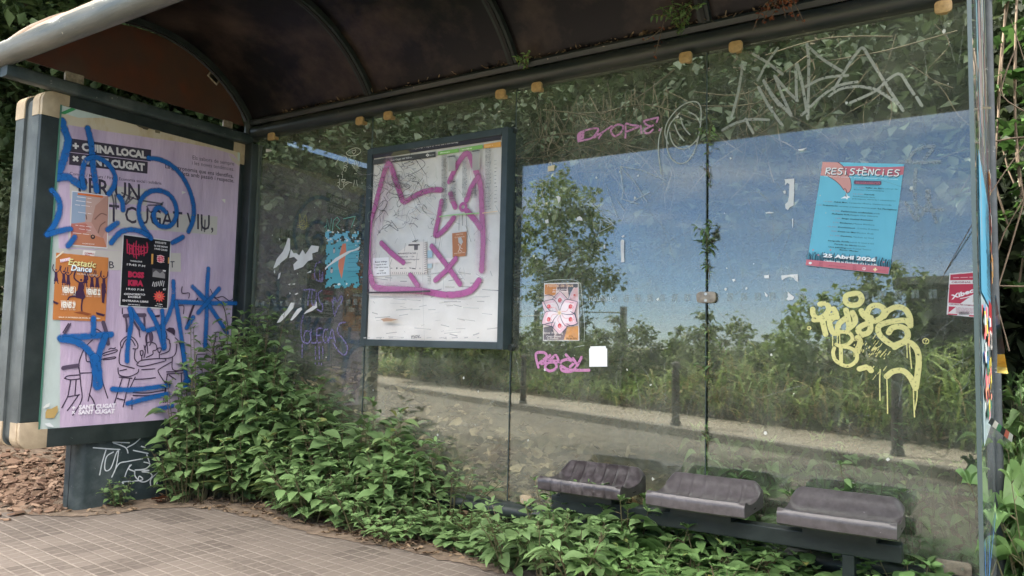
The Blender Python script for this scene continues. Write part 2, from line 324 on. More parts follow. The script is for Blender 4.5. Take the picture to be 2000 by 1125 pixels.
def place_copy(o, parent=None):
    c = o.copy(); COL.objects.link(c)
    if parent is not None: c.parent = parent
    for ch in o.children: place_copy(ch, c)
    return c

# ------------------------------------------------------------------ planes that carry paper and paint
class Plane:
    def __init__(s, O, U, V):
        s.O, s.U, s.V = np.array(O, float), np.array(U, float), np.array(V, float); s.U /= np.linalg.norm(s.U)
        s.N = np.cross(s.U, s.V); s.N /= np.linalg.norm(s.N)
    def uv(s, x, y):
        """where the point seen at (x, y) of the photo lies on this plane, in metres"""
        d = (x-1000)/FPX*R2-(y-562.5)/FPX*U2+_f; t = (s.O-CAM)@s.N/(d@s.N); p = CAM+t*d-s.O
        return np.array([p@s.U, p@s.V])
    def p3(s, q, h): return s.O+q[0]*s.U+q[1]*s.V+h*s.N
GL = Plane((0, -.008, 0), (1, 0, 0), (0, 0, 1))
AD = Plane((-.102, 0, 0), (0, 1, 0), (0, 0, 1))
MAP = Plane((0, -.076, 0), (1, 0, 0), (0, 0, 1))
FOOT = Plane((-.130, 0, 0), (0, 1, 0), (0, 0, 1))
def WIN(ox, oy, s): return lambda p: (ox+p[0]/s, oy+p[1]/s)
IDW = lambda p: p
def smooth_pts(P, closed=False, n=6):
    P = [np.array(p, float) for p in P]
    if len(P) < 3: return [P[0]+(P[-1]-P[0])*t for t in np.linspace(0, 1, 5)] if len(P) == 2 else P
    out = []; m = len(P)
    for i in range(m-1):
        a, b, c, d = P[max(i-1, 0)], P[i], P[i+1], P[min(i+2, m-1)]
        for t in np.linspace(0, 1, n, endpoint=False):
            out.append(.5*((2*b)+(c-a)*t+(2*a-5*b+4*c-d)*t*t+(3*b-a-3*c+d)*t**3))
    out.append(P[-1]); return out
_fonts = {}
def text_mesh(s, bold):
    k = (s, bold)
    if k in _fonts: return _fonts[k]
    c = bpy.data.curves.new('lettering', 'FONT'); c.body = s; c.size = 1; c.resolution_u = 2; c.offset = .018*bold; c.fill_mode = 'FRONT'
    o = bpy.data.objects.new('lettering', c); me = bpy.data.meshes.new_from_object(o)
    v = np.array([x.co[:2] for x in me.vertices]) if len(me.vertices) else np.zeros((0, 2)); f = [tuple(p.vertices) for p in me.polygons]
    bpy.data.objects.remove(o); bpy.data.curves.remove(c); bpy.data.meshes.remove(me)
    _fonts[k] = (v, f); return v, f
class Sheet:
    def __init__(s, plane, base=.0006, step=.00012, conv=IDW): s.pl, s.h, s.step, s.cv = plane, base, step, conv; s.v = []; s.f = []; s.mi = []; s.a = []; s.m = []
    def q(s, p): return s.pl.uv(*s.cv(p))
    def mat_i(s, m):
        if m not in s.m: s.m.append(m)
        return s.m.index(m)
    def put(s, uv, faces, m, al=None, hs=None):
        o = len(s.v); s.v += [s.pl.p3(p, s.h+(hs[i] if hs is not None else 0)) for i, p in enumerate(uv)]
        s.f += [tuple(i+o for i in q) for q in faces]; s.mi += [s.mat_i(m)]*len(faces); s.a += list(al) if al is not None else [1.0]*len(uv)
    def poly(s, pts, m, uv=False):
        P = [np.array(p) if uv else s.q(p) for p in pts]; s.put(P, [tuple(range(len(P)))], m); s.h += s.step; return s
    def poly_any(s, pts, m, uv=False):
        """concave outline, filled by ear clipping"""
        from mathutils.geometry import tessellate_polygon
        P = [np.array(p) if uv else s.q(p) for p in pts]
        s.put(P, [tuple(t) for t in tessellate_polygon([[Vector((p[0], p[1], 0)) for p in P]])], m); s.h += s.step; return s
    def disc(s, c, r, m, k=20, ry=None, hole=0):
        C = s.q(c); ry = ry or r; P = [C+np.array((r*math.cos(t), ry*math.sin(t))) for t in np.linspace(0, 2*math.pi, k, endpoint=False)]
        if hole:
            Q = [C+(p-C)*hole for p in P]; s.put(P+Q, [(i, (i+1) % k, k+(i+1) % k, k+i) for i in range(k)], m)
        else: s.put(P, [tuple(range(k))], m)
        s.h += s.step; return s
    def text(s, t, p0, p1, m, bold=0, cap=None, ital=0, uv=False):
        v, f = text_mesh(t, bold)
        if not len(v): return s
        a, b = (np.array(p0), np.array(p1)) if uv else (s.q(p0), s.q(p1)); d = b-a; w = np.linalg.norm(d); d = d/w; up = np.array((-d[1], d[0]))
        x0, x1 = v[:, 0].min(), v[:, 0].max(); sx = w/(x1-x0); sy = sx if cap is None else cap/.70
        P = [a+d*((x-x0)*sx+ital*y*sy)+up*y*sy for x, y in v]; s.put(P, f, m); s.h += s.step; return s
    def stroke(s, pts, w, m, feather=0, sm=True, n=6, taper=False, jit=0, uv=False, caps=True):
        P = [np.array(p, float) for p in pts] if uv else [s.q(p) for p in pts]
        P = smooth_pts(P, n=n) if sm else P
        Q = [P[0]]
        for p in P[1:]:
            if np.linalg.norm(p-Q[-1]) > 1e-5: Q.append(p)
        P = Q; k = len(P)
        if k < 2: return s
        V = []; A = []; Hh = []; hw0 = w/2
        for i, p in enumerate(P):
            d = P[min(i+1, k-1)]-P[max(i-1, 0)]; d = d/(np.linalg.norm(d)+1e-12); nr = np.array((-d[1], d[0]))
            hw = hw0*(1+jit*random.uniform(-1, 1))
            if taper: hw *= .45+.55*math.sin(math.pi*min(1, max(0, i/(k-1)))*.9+.15)
            hh = i*s.step*.06
            if feather:
                for o_, a_ in ((hw+feather, 0), (hw, 1), (-hw, 1), (-hw-feather, 0)): V.append(p+nr*o_); A.append(a_); Hh.append(hh)
            else:
                for o_ in (hw, -hw): V.append(p+nr*o_); A.append(1); Hh.append(hh)
        c = 4 if feather else 2
        F = [(i*c+j, i*c+j+1, (i+1)*c+j+1, (i+1)*c+j) for i in range(k-1) for j in range(c-1)]
        s.put(V, F, m, A, Hh)
        if caps:
            for e, nb in ((0, 1), (k-1, k-2)):
                d = P[e]-P[nb]; d = d/(np.linalg.norm(d)+1e-12); nr = np.array((-d[1], d[0])); hw = hw0*(.55 if taper else 1)
                ts = np.linspace(-math.pi/2, math.pi/2, 8); hh = e*s.step*.06
                I = [P[e]+(d*math.cos(t)+nr*math.sin(t))*hw for t in ts]
                if feather:
                    O_ = [P[e]+(d*math.cos(t)+nr*math.sin(t))*(hw+feather) for t in ts]
                    s.put(I+O_, [tuple(range(8))]+[(i, i+1, 9+i, 8+i) for i in range(7)], m, [1]*8+[0]*8, [hh]*16)
                else: s.put(I, [tuple(range(8))], m, None, [hh]*8)
        s.h += s.step+k*s.step*.06*.5; return s
    def strokes(s, L_, w, m, **k):
        for p in L_: s.stroke(p, w, m, **k)
        return s
    def lines(s, p0, p1, rows, m, cap, dash=True, gap=.012):
        """rows of unreadable small print: broken bars"""
        a, b = s.q(p0), s.q(p1); d = b-a; w = np.linalg.norm(d); d = d/w; up = np.array((-d[1], d[0]))
        x = 0
        while x < w:
            l = random.uniform(.4, 1.6)*gap*1.6
            x2 = min(w, x+l); c = cap*random.uniform(.7, 1.1)
            P = [a+d*x, a+d*x2, a+d*x2+up*c, a+d*x+up*c]; s.put(P, [(0, 1, 2, 3)], m); x = x2+gap*.35
        s.h += s.step; return s
    def build(s, name, parent=None):
        return meshobj(name, s.v, s.f, s.m, parent, s.mi, alpha=s.a)
_paper = {}
def paper(c, c2=None, rough=.6, bump=.25, scale=9, stretch=(1, 1, .35), lo=.4, hi=.7):
    k = (c, c2)
    if k not in _paper:
        _paper[k] = mat('paper_'+c.strip('#'), c, rough, c2=c2, scale=scale, lo=lo, hi=hi, bump=bump, bscale=7, stretch=stretch)
    return _paper[k]
# ================================================================== SETTING
def sheet_grid(x0, x1, y0, y1, nx, ny, fz):
    v = [(x, y, fz(x, y)) for y in np.linspace(y0, y1, ny) for x in np.linspace(x0, x1, nx)]
    f = [(j*nx+i, j*nx+i+1, (j+1)*nx+i+1, (j+1)*nx+i) for j in range(ny-1) for i in range(nx-1)]
    return v, f
def far_y(x, d0): return -(d0+.48*(3.1-x))            # lines of the street opposite, which runs askew to the shelter
o = meshobj('ground', [(-600, -600, -.16), (600, -600, -.16), (600, 600, -.16), (-600, 600, -.16)], [(0, 1, 2, 3)], M['grassland']); tag(o, kind='structure')
o = meshobj('road', [(-40, -2.95, -.10), (20, -2.95, -.10), (20, far_y(20, 4.42)+.02, -.10), (9.0, far_y(9.0, 4.42), -.10), (-40, far_y(-40, 4.42), -.10)],
            [(0, 4, 3, 2, 1)], M['asphalt']); tag(o, kind='structure')
bb = B(); bb.box(-1.2, 9, -2.80, .06, -.15, 0); pv = bb.build('pavement', M['tiles']); tag(pv, kind='structure')
bb = B(); bb.box(-40, 9, -2.95, -2.80, -.155, .004); o = bb.build('kerb', M['kerb'], bevel=.012); tag(o, kind='structure')
poly = [(-40, far_y(-40, 4.55)), (9, far_y(9, 4.55)), (9, far_y(9, 6.4)), (-40, far_y(-40, 6.4))]
bb = B(); bb.prism(poly, 2, -.15, 0.0); o = bb.build('sidewalk', M['tiles2']); tag(o, kind='structure')
poly = [(-40, far_y(-40, 4.40)), (9, far_y(9, 4.40)), (9, far_y(9, 4.55)), (-40, far_y(-40, 4.55))]
bb = B(); bb.prism(poly, 2, -.155, .004); o = bb.build('kerb', M['kerb'], bevel=.012); tag(o, kind='structure')
def hill(x, y):
    # verge opposite the road: rises behind the far sidewalk
    d = -y-.48*(3.1-x)-5.8
    return -.05+.55*(1-math.exp(-max(0, d)/1.3))+.08*math.sin(3*x)*math.cos(2.2*y)*min(1, max(0, d))
v, f = [], []
nx, ny = 60, 22
for j in range(ny):
    for i in range(nx):
        x = -16+26*i/(nx-1); d = 5.85+14*(j/(ny-1))**1.8; y = -(d+.48*(3.1-x)); v.append((x, y, hill(x, y)))
f = [(j*nx+i, (j+1)*nx+i, (j+1)*nx+i+1, j*nx+i+1) for j in range(ny-1) for i in range(nx-1)]
o = meshobj('verge', v, f, M['hill'], smooth=True); tag(o, kind='structure')
# soil behind the glass and beside the panel
def bankz(x, y):
    k = 0.06+.62*max(0, min(1, (2.75-x)/2.2))
    s = max(0, min(1, (y-.02)/.55)); s = s*s*(3-2*s)
    wob = .035*math.sin(7*x+1.3)*math.cos(6*y)+.02*math.sin(19*x)*math.sin(17*y+x)
    if x < -.05: k *= max(.12, 1+(x+.05)*2.2)
    return -.02+k*s+max(0, y-.5)*.35+wob*min(1, s*2)
v, f = sheet_grid(-.3, 5.6, .065, 3.2, 90, 46, bankz)
o = meshobj('soil_bank', v, f, M['bank'], smooth=True); tag(o, kind='structure')
def slopez(x, y):
    t = max(0, y-2.6); return -.6+.35*y+(1.15*t if t < 4 else 4.6+.35*(t-4))+.15*math.sin(1.7*x)*math.sin(1.3*y)-(max(0, -x-2.2)*.10)
v, f = sheet_grid(-24, 16, 2.3, 16, 70, 40, slopez)
o = meshobj('hillside', v, f, M['hill'], smooth=True); tag(o, kind='structure')
def moundz(x, y):
    return -.02+.10*max(0, min(1, (-.25-x)/1.6))+.03*math.sin(3*x+y)*math.sin(2.6*y)+max(0, (-1.6-x))*.04
v, f = sheet_grid(-9, -.02, -3.0, 4.5, 70, 60, lambda x, y: moundz(x, y)+.018*math.exp(-((x+.25)/.3)**2) if x < -.3 or y > -.2 else moundz(x, y)-.0)
o = meshobj('soil', v, f, M['soil'], smooth=True); tag(o, kind='structure')

# ------------------------------------------------------------------ leaves
def leaf_template(kind):
    if kind == 'ovate':      # eleven points, folded on the midrib, drooping to the tip
        ts = [(.13, .50), (.32, .93), (.52, 1.0), (.74, .66), (.90, .26)]
        v = [(0, 0, 0)]
        for t, w in ts:
            z = .10*t-.26*t*t
            v += [(-w*.5, t, z+.11*w), (0, t, z), (w*.5, t, z+.11*w)]
        v.append((0, 1, -.19)); f = [(0, 2, 1), (0, 3, 2)]
        for k in range(4):
            b_ = 1+3*k; f += [(b_, b_+1, b_+4, b_+3), (b_+1, b_+2, b_+5, b_+4)]
        f += [(13, 14, 16), (14, 15, 16)]
    elif kind == 'quad':
        v = [(0, 0, 0), (-.5, .45, .06), (0, 1, -.15), (.5, .45, .06)]; f = [(0, 3, 2), (0, 2, 1)]
    elif kind == 'ivy':
        v = [(0, 0, 0), (-.55, -.05, .03), (-.42, .32, .05), (-.5, .62, .0), (-.16, .62, .05), (0, 1, -.12), (.16, .62, .05), (.5, .62, 0), (.42, .32, .05), (.55, -.05, .03), (0, .4, -.03)]
        f = [(10, 0, 1), (10, 1, 2), (10, 2, 3), (10, 3, 4), (10, 4, 5), (10, 5, 6), (10, 6, 7), (10, 7, 8), (10, 8, 9), (10, 9, 0)]
    elif kind == 'dead':
        v = [(0, 0, 0), (-.3, .15, .12), (-.5, .5, .02), (-.25, .7, .14), (0, 1, .05), (.22, .72, .16), (.5, .45, .05), (.32, .12, .1), (0, .5, -.02)]
        f = [(8, i, i+1) for i in range(7)]+[(8, 7, 0)]
    return np.array(v, float), f
class Leaves:
    def __init__(s, kind): s.T, s.F = leaf_template(kind); s.V = []; s.Fa = []; s.R = []; s.n = 0
    def add(s, pos, yaw, pitch, roll, length, width, rnd=None):
        cy, sy, cp, sp, cr, sr = math.cos(yaw), math.sin(yaw), math.cos(pitch), math.sin(pitch), math.cos(roll), math.sin(roll)
        fw = np.array((sy*cp, cy*cp, sp)); rt = np.array((cy, -sy, 0)); up = np.cross(rt, fw)
        r2 = rt*cr+up*sr; u2 = -rt*sr+up*cr
        P = s.T[:, :1]*r2*width+s.T[:, 1:2]*fw*length+s.T[:, 2:3]*u2*length+np.array(pos)
        o = s.n; s.V.append(P); s.n += len(P); s.Fa += [tuple(i+o for i in q) for q in s.F]; s.R += [random.random() if rnd is None else rnd]*len(s.F)
    def build(s, name, m, parent=None):
        return meshobj(name, np.concatenate(s.V), s.Fa, m, parent, rnd=s.R, smooth=True)

# ------------------------------------------------------------------ trees and shrubs
def crown_leaves(L_, rx, rz, z0, clumps, per, size, seed, lean=.0, hollow=.35):
    rr = random.Random(seed)
    for c in range(clumps):
        while True:
            p = Vector((rr.uniform(-1, 1), rr.uniform(-1, 1), rr.uniform(-1, 1)))
            if hollow < p.length < 1: break
        c0 = Vector((p.x*rx, p.y*rx, z0+p.z*rz)); cr = rr.uniform(.12, .30)*min(rx, rz)
        tone = rr.random()
        for i in range(per):
            d = Vector((rr.gauss(0, 1), rr.gauss(0, 1), rr.gauss(0, .8))); d = d/max(.3, d.length)*cr*rr.uniform(.3, 1.15)
            l = size*rr.uniform(.6, 1.3)
            random.seed(rr.random())
            L_.add(c0+d, rr.uniform(0, 6.28), rr.uniform(-1.1, .45), rr.uniform(-.6, .6), l, l*rr.uniform(.5, .75), rnd=min(.99, max(0, tone*.55+rr.random()*.45)))
def tree(name, label, cat, loc, rx, rz, z0, clumps, per, size, m, seed, kind='quad', trunk=.1, group=None, limbs=6):
    t = thing(name, label, cat, group, loc)
    L_ = Leaves(kind); crown_leaves(L_, rx, rz, z0, clumps, per, size, seed); L_.build('crown', m, t)
    rr = random.Random(seed+1); b = B(); top = z0+rz*.3
    b.tube([(0, 0, -.1), (rr.uniform(-.05, .05), .03, top*.35), (rr.uniform(-.1, .1), rr.uniform(-.1, .1), top*.7), (rr.uniform(-.1, .1), 0, top)], [trunk, trunk*.8, trunk*.55, trunk*.2], 9)
    for i in range(limbs):
        a = rr.uniform(0, 6.28); h = top*rr.uniform(.3, .8); e = rx*rr.uniform(.5, .9)
        b.tube([(0, 0, h), (math.cos(a)*e*.5, math.sin(a)*e*.5, h+.25*rz), (math.cos(a)*e, math.sin(a)*e, h+rz*rr.uniform(.3, .6))], [trunk*.45, trunk*.28, trunk*.08], 6)
    b.build('trunk', M['bark'], t, smooth=True); return t
def tree_copy(src, label, loc, rot, sc, group=None):
    c = place_copy(src); c.location = loc; c.rotation_euler = (0, 0, rot); c.scale = (sc, sc, sc*random.uniform(.92, 1.08)); c['label'] = label
    if group: c['group'] = group
    return c
# big trees behind the shelter, which shade the bank and close the view above the roof
T1 = tree('tree', 'tall leafy tree behind the roof at the upper left corner', 'tree', (-5.6, 3.0, 0), 2.3, 3.0, 3.6, 420, 60, .115, M['tree'], 11, trunk=.16, group='trees behind the shelter')
tree_copy(T1, 'dark leafy tree behind the advertising panel at the far left', (-4.4, 1.2, -.9), 2.1, .85, 'trees behind the shelter')
tree_copy(T1, 'leafy tree seen through the gap over the brown gable', (-1.6, 3.6, 0), 4.0, 1.0, 'trees behind the shelter')
tree_copy(T1, 'tall tree standing behind the middle glass panes', (2.2, 4.3, .3), .7, 1.05, 'trees behind the shelter')
tree_copy(T1, 'tall tree standing behind the right hand glass pane', (5.6, 3.6, .2), 5.1, .95, 'trees behind the shelter')
tree_copy(T1, 'leafy tree shading the pavement left of the picture', (-6.2, -2.2, .6), 3.1, 1.0, 'trees behind the shelter')
tree_copy(T1, 'large shade tree left of the picture beside the panel', (-8.6, -.6, 2.0), 1.1, 1.25, 'trees behind the shelter')
tree_copy(T1, 'tree low on the wooded slope behind the leftmost pane', (-.6, 3.2, -1.6), 1.4, .8, 'trees behind the shelter')
tree_copy(T1, 'tree low on the wooded slope behind the framed bus map', (1.2, 3.3, -1.5), 2.9, .8, 'trees behind the shelter')
tree_copy(T1, 'tree low on the wooded slope behind the bench', (3.4, 3.2, -1.6), 5.5, .8, 'trees behind the shelter')
tree_copy(T1, 'tree on the wooded slope far behind the advertising panel', (-8.5, 4.5, -.6), .9, 1.1, 'trees behind the shelter')
tree_copy(T1, 'large tree added left of the picture behind the panel to shade the slope', (-8.2, 3.2, .5), 4.4, 1.45, 'trees behind the shelter')  # added to cut the sun on the slope leaves behind the glass
tree_copy(T1, 'leafy tree above the left end of the roof', (-5.2, .9, 1.6), 5.6, 1.15, 'trees behind the shelter')
tree_copy(T1, 'leafy tree standing close behind the left end of the roof', (-3.3, 2.0, 1.9), .2, 1.0, 'trees behind the shelter')
tree_copy(T1, 'overhanging leafy tree added behind the roof to shade the shrubs and slope', (-1.8, 2.1, 2.4), 3.3, 1.1, 'trees behind the shelter')  # added so its crown keeps direct sun off the shrubs behind the panes
tree_copy(T1, 'leafy tree added left of the picture to shade the bench and road edge', (-4.7, -2.7, 2.4), .9, 1.12, 'trees behind the shelter')  # added out of frame; its crown shades the near pavement and road
# hedge shrubs
H1 = tree('shrub', 'dark green shrub filling the left edge beside the panel', 'shrub', (-2.7, .35, -.1), .95, 1.35, 1.3, 430, 42, .075, M['hedge'], 31, trunk=.04, group='dark shrubs behind the shelter', limbs=8)
for lb, loc, ro, sc in (
    ('dark shrub behind the advertising panel, next to the leftmost glass pane', (-.9, 1.15, 0), 1.3, 1.1),
    ('dark shrub behind the leftmost glass pane', (.5, 1.45, .25), 2.4, 1.05),
    ('dark shrub behind the framed bus map', (1.5, 1.6, .25), 3.9, 1.0),
    ('dark shrub behind the pane with the pink tag and flower poster', (2.6, 1.5, .15), 5.2, 1.05),
    ('dark shrub behind the pane with the cyan poster', (3.6, 1.35, 0), .4, 1.02),
    ('dark shrub beyond the right hand post', (4.75, 1.2, 0), 2.9, 1.1)):
    tree_copy(H1, lb, loc, ro, sc, 'dark shrubs behind the shelter')

# ------------------------------------------------------------------ weeds along the glass
def weed_proto(seed, nst, h, leafl, kind_mat, spread=.10, ratio=.48, per=17, droop=.4):
    rr = random.Random(seed); random.seed(seed)
    t = bpy.data.objects.new('weed', None); t.empty_display_size = .1
    L_ = Leaves('ovate'); b = B()
    for s in range(nst):
        a = rr.uniform(0, 6.28); rb = spread*rr.uniform(0, .5); hh = h*rr.uniform(.55, 1.0); out = spread*rr.uniform(.3, 1.5)
        p0 = Vector((math.cos(a)*rb, math.sin(a)*rb, 0)); p3 = p0+Vector((math.cos(a)*out, math.sin(a)*out, hh))
        p1 = p0.lerp(p3, .35)+Vector((0, 0, hh*.08)); p2 = p0.lerp(p3, .7)+Vector((0, 0, hh*.05)); pts = [p0, p1, p2, p3]
        b.tube(pts, [.0035, .003, .0022, .0012], 5, cap=False)
        n = max(5, int(per*hh/h)); yaw = rr.uniform(0, 6.28); tone = rr.uniform(0, .5)
        for i in range(n):
            u = .12+.88*i/(n-1); k = min(2, int(u*3)); q = pts[k].lerp(pts[k+1], u*3-k) if u < 1 else pts[3]
            yaw += 2.4+rr.uniform(-.4, .4)
            sz = leafl*(.55+.75*math.sin(math.pi*min(1, .15+u*.72)))*rr.uniform(.75, 1.2)
            if u > .9: sz *= .7
            pitch = rr.uniform(-.5, .25)*droop*2+ (.55 if u > .9 else .08)
            off = Vector((math.sin(yaw), math.cos(yaw), .25))*sz*.28
            if sz > .03: b.tube([q, q+off], [.0012, .0009], 4, cap=False)
            L_.add(q+off, yaw, pitch, rr.uniform(-.5, .5), sz, sz*ratio*rr.uniform(.85, 1.2), rnd=min(.999, tone+rr.random()*.5+(.12 if u > .9 else 0)))
        for i in range(4):   # tuft of young leaves at the tip
            L_.add(p3, yaw+i*1.57+rr.uniform(-.3, .3), rr.uniform(.3, .9), 0, leafl*.45*rr.uniform(.7, 1.2), leafl*.2, rnd=min(.9, tone+.45))
    return t, L_, b
def weed_make(args, label, group, loc, rot, sc):
    t, L_, b = weed_proto(*args[:-1], **args[-1]); COL.objects.link(t); tag(t, label, 'weed', group)
    L_.build('leaves', args[4], t); b.build('stems', M['stem'], t)
    t.location = loc; t.rotation_euler = (0, 0, rot); t.scale = (sc[0], sc[0], sc[1]); return t
PROT = {}
def weed(kind, var, label, group, x, y, z, h, rot=None, wid=None):
    spec = {'tall': dict(nst=7, h=1.0, leafl=.082, m=M['weed'], kw=dict(spread=.13, ratio=.5, per=26)),
            'mid': dict(nst=9, h=.55, leafl=.076, m=M['weed'], kw=dict(spread=.13, ratio=.5, per=17)),
            'low': dict(nst=9, h=.26, leafl=.058, m=M['weed'], kw=dict(spread=.11, ratio=.5, per=10)),
            'broad': dict(nst=6, h=.26, leafl=.084, m=M['broad'], kw=dict(spread=.10, ratio=.58, per=9, droop=.3))}[kind]
    rot = random.uniform(0, 6.28) if rot is None else rot
    h *= 1.18 if kind != 'broad' else 1.0
    s = h/spec['h']; w = ((.62+.38*s)*random.choice((.8, .95, 1.1, 1.25)) if wid is None else wid)
    if (kind, var) in PROT:
        c = place_copy(PROT[(kind, var)]); c['label'] = label; c['group'] = group
        c.location = (x, y, z); c.rotation_euler = (random.uniform(-.08, .08), random.uniform(-.08, .08), rot); c.scale = (w, w, s); return c
    c = weed_make((hash((kind, var)) % 1000 if False else len(PROT)*17+5, spec['nst'], spec['h'], spec['leafl']*(.78, 1.0, 1.28, .9)[var], spec['m'], spec['kw']), label, group, (x, y, z), rot, (w, s))
    PROT[(kind, var)] = c; return c
HX = [-.35, -.1, .07, .2, .38, .69, 1.03, 1.33, 1.47, 1.58, 1.81, 2.0, 2.14, 2.36, 2.76, 2.88, 3.09, 3.25, 3.4, 3.55, 3.7, 4.0]
HZ = [.35, .85, 1.05, 1.08, .84, .74, .62, .68, .58, .46, .36, .25, .25, .23, .25, .25, .18, .21, .15, .18, .18, .15]
random.seed(21)
wn = 0
for x in np.arange(-.02, 2.36, .105):
    front = np.interp(x, [0, .3, .6, 1.05, 1.65, 2.0, 2.3], [.27, .30, .33, .42, .36, .36, .42])
    for y in np.arange(.075, front+.05, .10):
        xx = x+random.uniform(-.04, .04); yy = -(y+random.uniform(-.03, .03)); k = (y-.075)/max(.1, front-.05)
        if random.random() < (.22 if xx > .4 else .10): continue
        h = np.interp(xx, HX, HZ)*(1-.66*min(1, k)**.9)*random.uniform(.70, 1.02)*np.interp(xx, [0, .5, 1.2, 1.6, 2.3], [1.1, 1.0, .86, .66, .55])
        kind = 'tall' if h > .62 else ('mid' if h > .33 else 'low')
        if x < .45: lb, gr = 'pellitory weed in the tall clump climbing the corner by the advertising panel', 'weeds in the tall corner clump'
        elif x < 1.55: lb, gr = 'pellitory weed in the waist high thicket below the leftmost panes', 'weeds in the thicket under the left panes'
        else: lb, gr = 'low pellitory weed on the pavement between the thicket and the bench', 'weeds between thicket and bench'
        weed(kind, random.randrange(3), lb, gr, xx, yy, 0.0, h); wn += 1
for (x, y, h) in ((.06, -.09, 1.0), (.16, -.08, 1.04), (.26, -.09, .97), (.36, -.10, .80), (.20, -.17, .93), (.10, -.19, .98), (.48, -.10, .70), (.31, -.2, .74)):
    weed('tall', random.randrange(3), 'pellitory weed in the tall clump climbing the corner by the advertising panel', 'weeds in the tall corner clump', x, y, 0, h, wid=.95)
for (x, y, h) in ((.03, -.40, .86), (.10, -.36, .80), (.0, -.44, .60), (.10, -.47, .40), (.0, -.50, .26), (.16, -.42, .55), (-.01, -.33, .95), (.07, -.28, .95), (.04, -.36, .70)):
    weed('tall' if h > .62 else ('mid' if h > .33 else 'low'), random.randrange(3), 'grey green weed growing in front of the lilac advertising poster', 'weeds in front of the advertising poster', x, y, 0, h)
weed('low', 1, 'small isolated weed tuft at the foot of the advertising panel', None, -.07, -.78, 0, .13, wid=.62)
for x in np.arange(2.36, 4.0, .115):
    for y in (.10, .22, .36, .50):
        if random.random() < .22: continue
        xx = x+random.uniform(-.05, .05); yy = -(y+random.uniform(-.04, .04))
        h = (np.interp(xx, HX, HZ)+(.05 if y < .30 else .0))*random.uniform(.75, 1.15)
        if xx > 2.75 or random.random() < .35: weed('broad', random.randrange(4), 'bright broad leaved weed growing under the bench seats', 'broad leaved weeds under the bench', xx, yy, 0, max(.09, h), wid=random.uniform(.85, 1.1))
        else: weed('low', random.randrange(3), 'small leaved weed beside the left bench leg', 'small weeds by the left bench leg', xx, yy, 0, max(.08, h))
for i in range(26):     # behind the right pane
    x = random.uniform(2.95, 4.0); y = random.uniform(.10, .42)
    weed('broad' if random.random() < .7 else 'mid', random.randrange(3), 'broad leaved weed pressed against the back of the right pane', 'weeds behind the right pane', x, y, bankz(x, y), random.uniform(.25, .62), wid=random.uniform(.8, 1.1))
for i in range(30):     # right of the post
    x = random.uniform(4.09, 4.30); y = random.uniform(-.15, .5)
    weed('broad' if random.random() < .75 else 'mid', random.randrange(3), 'broad leaved weed growing beside the right hand post', 'weeds right of the post', x, y, 0, random.uniform(.35, 1.0), wid=random.uniform(.6, .85))

def sprig(name, label, cat, m, pts, leafl, n, ratio, seed, parentless=True, kind='ovate', spread=.6, stem=M['stem'], sr=.0018, group=None):
    rr = random.Random(seed); random.seed(seed)
    t = thing(name, label, cat, group); L_ = Leaves(kind); b = B()
    for line in pts:
        P = smooth_pts(line, n=5); b.tube(P, [sr]*len(P), 5, cap=False)
        for i in range(n):
            q = P[min(len(P)-1, int(rr.uniform(.1, 1)*len(P)))]
            L_.add(Vector(q)+Vector((rr.gauss(0, 1), rr.gauss(0, 1), rr.gauss(0, 1)))*leafl*.15, rr.uniform(0, 6.28), rr.uniform(-1, spread), rr.uniform(-.6, .6), leafl*rr.uniform(.6, 1.2), leafl*ratio*rr.uniform(.8, 1.2))
    L_.build('leaves', m, t); b.build('stems', stem, t); return t
def at(px, py, y):
    q = Plane((0, y, 0), (1, 0, 0), (0, 0, 1)).uv(px, py); return np.array((q[0], y, q[1]))
for k, (px, py, lb) in enumerate(((1383, 455, 'narrow leaved sprig poking through the glass joint near the cyan sky reflection'),
                                  (1385, 262, 'small green sprig in the glass joint beside the scratched round face'),
                                  (1383, 722, 'small green sprig in the glass joint below the grey clamp'))):
    c = at(px, py, -.02); sz = (.055, .035, .03)[k]
    sprig('sprig', lb, 'plant', M['weed'], [[c+(0, .02, -.05), c+(-.01, -.02, 0), c+(-.045, -.05, .02)], [c+(0, .02, -.04), c+(.01, -.02, 0), c+(.03, -.04, .03)], [c+(0, .02, -.09), c+(0, -.02, -.05), c+(.02, -.03, .05)]], sz, 9 if k == 0 else 7, .24 if k == 0 else .4, 60+k, group='sprigs growing through the glass joint')
for k, (py, sz, lb) in enumerate(((335, .022, 'tiny sprig in the glass joint just below the scratched face'), (520, .026, 'small drooping sprig in the glass joint above the grey clamp'), (640, .018, 'tiny sprig in the glass joint just under the grey clamp'), (850, .024, 'small sprig low in the glass joint behind the middle seat'))):
    c = at(1384-.008*(py-450), py, -.014); sprig('sprig', lb, 'plant', M['weed'], [[c+(0, .015, -.07), c+(.004, -.006, -.02), c+(-.006, -.012, .03)], [c+(0, .015, -.03), c+(-.008, -.01, 0), c+(-.018, -.02, .015)]], sz, 8, .35, 160+k, group='sprigs growing through the glass joint')
c = at(1325, 30, -.10); sprig('fern', 'green ferny tuft growing on the roof gutter', 'plant', M['broad'], [[c+(0, .05, -.06), c+(d*.4, 0, .0), c+(d, -.03, .05-.3*abs(d))] for d in (-.11, -.06, -.02, .03, .07, .12)], .03, 26, .35, 71)
c = at(1022, 117, -.09); sprig('fern', 'tiny green plant at the foot of a roof rib', 'plant', M['broad'], [[c+(0, .04, -.03), c+(d*.5, 0, 0), c+(d, -.02, .015)] for d in (-.04, -.01, .03, .05)], .024, 12, .45, 72)
